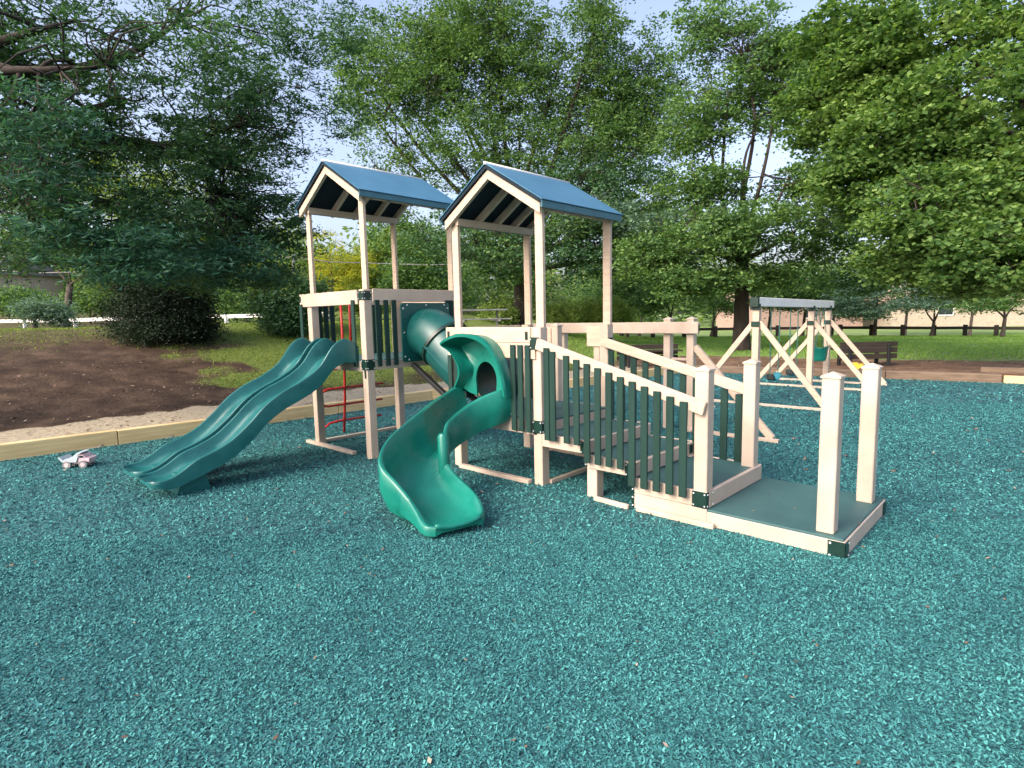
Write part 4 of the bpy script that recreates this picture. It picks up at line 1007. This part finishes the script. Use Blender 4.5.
# ------------------------------------------------------------------ far structures
# dark rail fence at the back of the lawn
Fp = [gz(px, d) for px, d in zip(np.linspace(560, 1090, 18), np.linspace(37, 31, 18))]
o = empty('rail_fence', Fp[9], 'low dark wooden rail fence along the back of the lawn', 'fence')
for p in Fp:
    mb = MB(); mb.box(p+Vector((-.10, -.10, -.2)), p+Vector((.10, .10, .68)), .01); mb.build('fence_post', M['darkwood'], o)
for a, b2 in zip(Fp, Fp[1:]):
    mb = MB(); mb.beam(a+Vector((0, 0, .50)), b2+Vector((0, 0, .50)), .12, .16, .005); mb.build('fence_rail', M['darkwood'], o)
# white guard rail by the road at the left
Gp = [gz(px, d) for px, d in zip(np.linspace(-20, 330, 8), np.linspace(27, 24, 8))]
o = empty('guard_rail', Gp[3], 'low white rail fence along the road behind the left bank', 'fence')
for p in Gp:
    mb = MB(); mb.box(p+Vector((-.07, -.07, -.3)), p+Vector((.07, .07, .42)), .006); mb.build('fence_post', M['white_rail'], o)
for a, b2 in zip(Gp, Gp[1:]):
    mb = MB(); mb.beam(a+Vector((0, 0, .34)), b2+Vector((0, 0, .34)), .06, .15, .004); mb.build('fence_rail', M['white_rail'], o)
def house(c, yaw, w, d, h, rh, wall, roofm, label, nwin):
    o = empty('house', c, label, 'house'); Rm = Matrix.Rotation(yaw, 3, 'Z'); c = Vector(c)
    def rot(p): return Rm @ Vector(p)+c
    mb = MB(); mb.box(Vector((-w/2, -d/2, -1))+c, Vector((w/2, d/2, h))+c, 0, rot=Rm, piv=c); mb.build('wall', M[wall], o)
    e = .4
    mb = MB(); mb.prism([rot((-w/2-e, -d/2-e, h)), rot((-w/2-e, d/2+e, h)), rot((-w/2-e, 0, h+rh))], rot((w+2*e, 0, 0))-c); mb.build('roof', M[roofm], o)
    for k in range(nwin):
        x = -w/2+w*(k+.5)/nwin
        mb = MB(); mb.box(Vector((x-.6, -d/2-.06, .9))+c, Vector((x+.6, -d/2-.004, 2.0))+c, .01, rot=Rm, piv=c); f_ = mb.build('window', M['white_rail'], o)
        mb = MB(); mb.box(Vector((x-.5, -d/2-.075, 1.0))+c, Vector((x+.5, -d/2-.062, 1.9))+c, 0, rot=Rm, piv=c); mb.build('pane', M['glass'], f_)
    return o
hp = gz(975, 52); house(hp, -YAW-.25, 16, 8, 2.0, 2.4, 'wall_beige', 'wall_pink', 'low beige building with pinkish roof seen behind the fence at the right', 2)
hp = gz(785, 56); house(hp, -YAW+.1, 10, 8, 2.6, 2.0, 'wall_pink', 'wall_pink', 'pinkish building glimpsed through the swing set', 1)
hp = gz(10, 62); house(hp, -YAW-.4, 9, 7, 2.6, 2.6, 'wall_beige', 'shingle', 'house with grey roof on the hill at the far left', 2)
# utility poles and line on the left
o = empty('utility_line', gz(294, 33), 'thin pole carrying a sagging wire behind the taller tower', 'utility pole')
p1 = gz(294, 33); q1 = at(294, 252, 33)
mb = MB(); mb.tube([p1-Vector((0, 0, .2)), q1], .07, 8); mb.build('pole', M['grey_metal'], o, smooth=True)
mb = MB(); mb.tube([at(x, y, 33) for x, y in ((-40, 268), (40, 273), (120, 271), (200, 262), (294, 257), (330, 262), (430, 265), (520, 262))], .028, 6); mb.build('wire', M['grey_metal'], o)

# ------------------------------------------------------------------ light
SUN_EL, SUN_AZ = math.radians(36), math.radians(-172)   # direction towards the sun, azimuth from +Y clockwise
w = bpy.data.worlds.new('World'); sc.world = w; w.use_nodes = True
nt = w.node_tree; bg = nt.nodes['Background']
sky = nt.nodes.new('ShaderNodeTexSky'); sky.sky_type = 'NISHITA'; sky.sun_disc = False
sky.sun_elevation = SUN_EL; sky.sun_rotation = SUN_AZ; sky.air_density = 1.0; sky.dust_density = 5.0; sky.ozone_density = 1.5
tint = mixc(nt, 1.0, sky.outputs[0], (1.035, .985, 1.05), 'MULTIPLY'); hs = N(nt, 'ShaderNodeHueSaturation', Saturation=.85, Value=1.0); nt.links.new(tint, hs.inputs['Color']); tint = hs.outputs[0]; nt.links.new(tint, bg.inputs[0]); bg.inputs[1].default_value = .15
sd = bpy.data.lights.new('sun', 'SUN'); sd.energy = 1.1; sd.angle = math.radians(38); sd.color = (1, .885, .72)
so = bpy.data.objects.new('sun', sd); COL.objects.link(so)
dv = Vector((math.sin(SUN_AZ)*math.cos(SUN_EL), math.cos(SUN_AZ)*math.cos(SUN_EL), math.sin(SUN_EL)))
so.rotation_euler = dv.to_track_quat('Z', 'Y').to_euler(); so.location = (0, 0, 30)
sc.view_settings.view_transform = 'Standard'; sc.view_settings.look = 'None'; sc.view_settings.gamma = 1
sc.view_settings.use_curve_mapping = False
sc.view_settings.exposure = 1.34
sc.render.engine = 'CYCLES'
sc.cycles.max_bounces = 7; sc.cycles.diffuse_bounces = 5; sc.cycles.transmission_bounces = 4; sc.cycles.transparent_max_bounces = 4
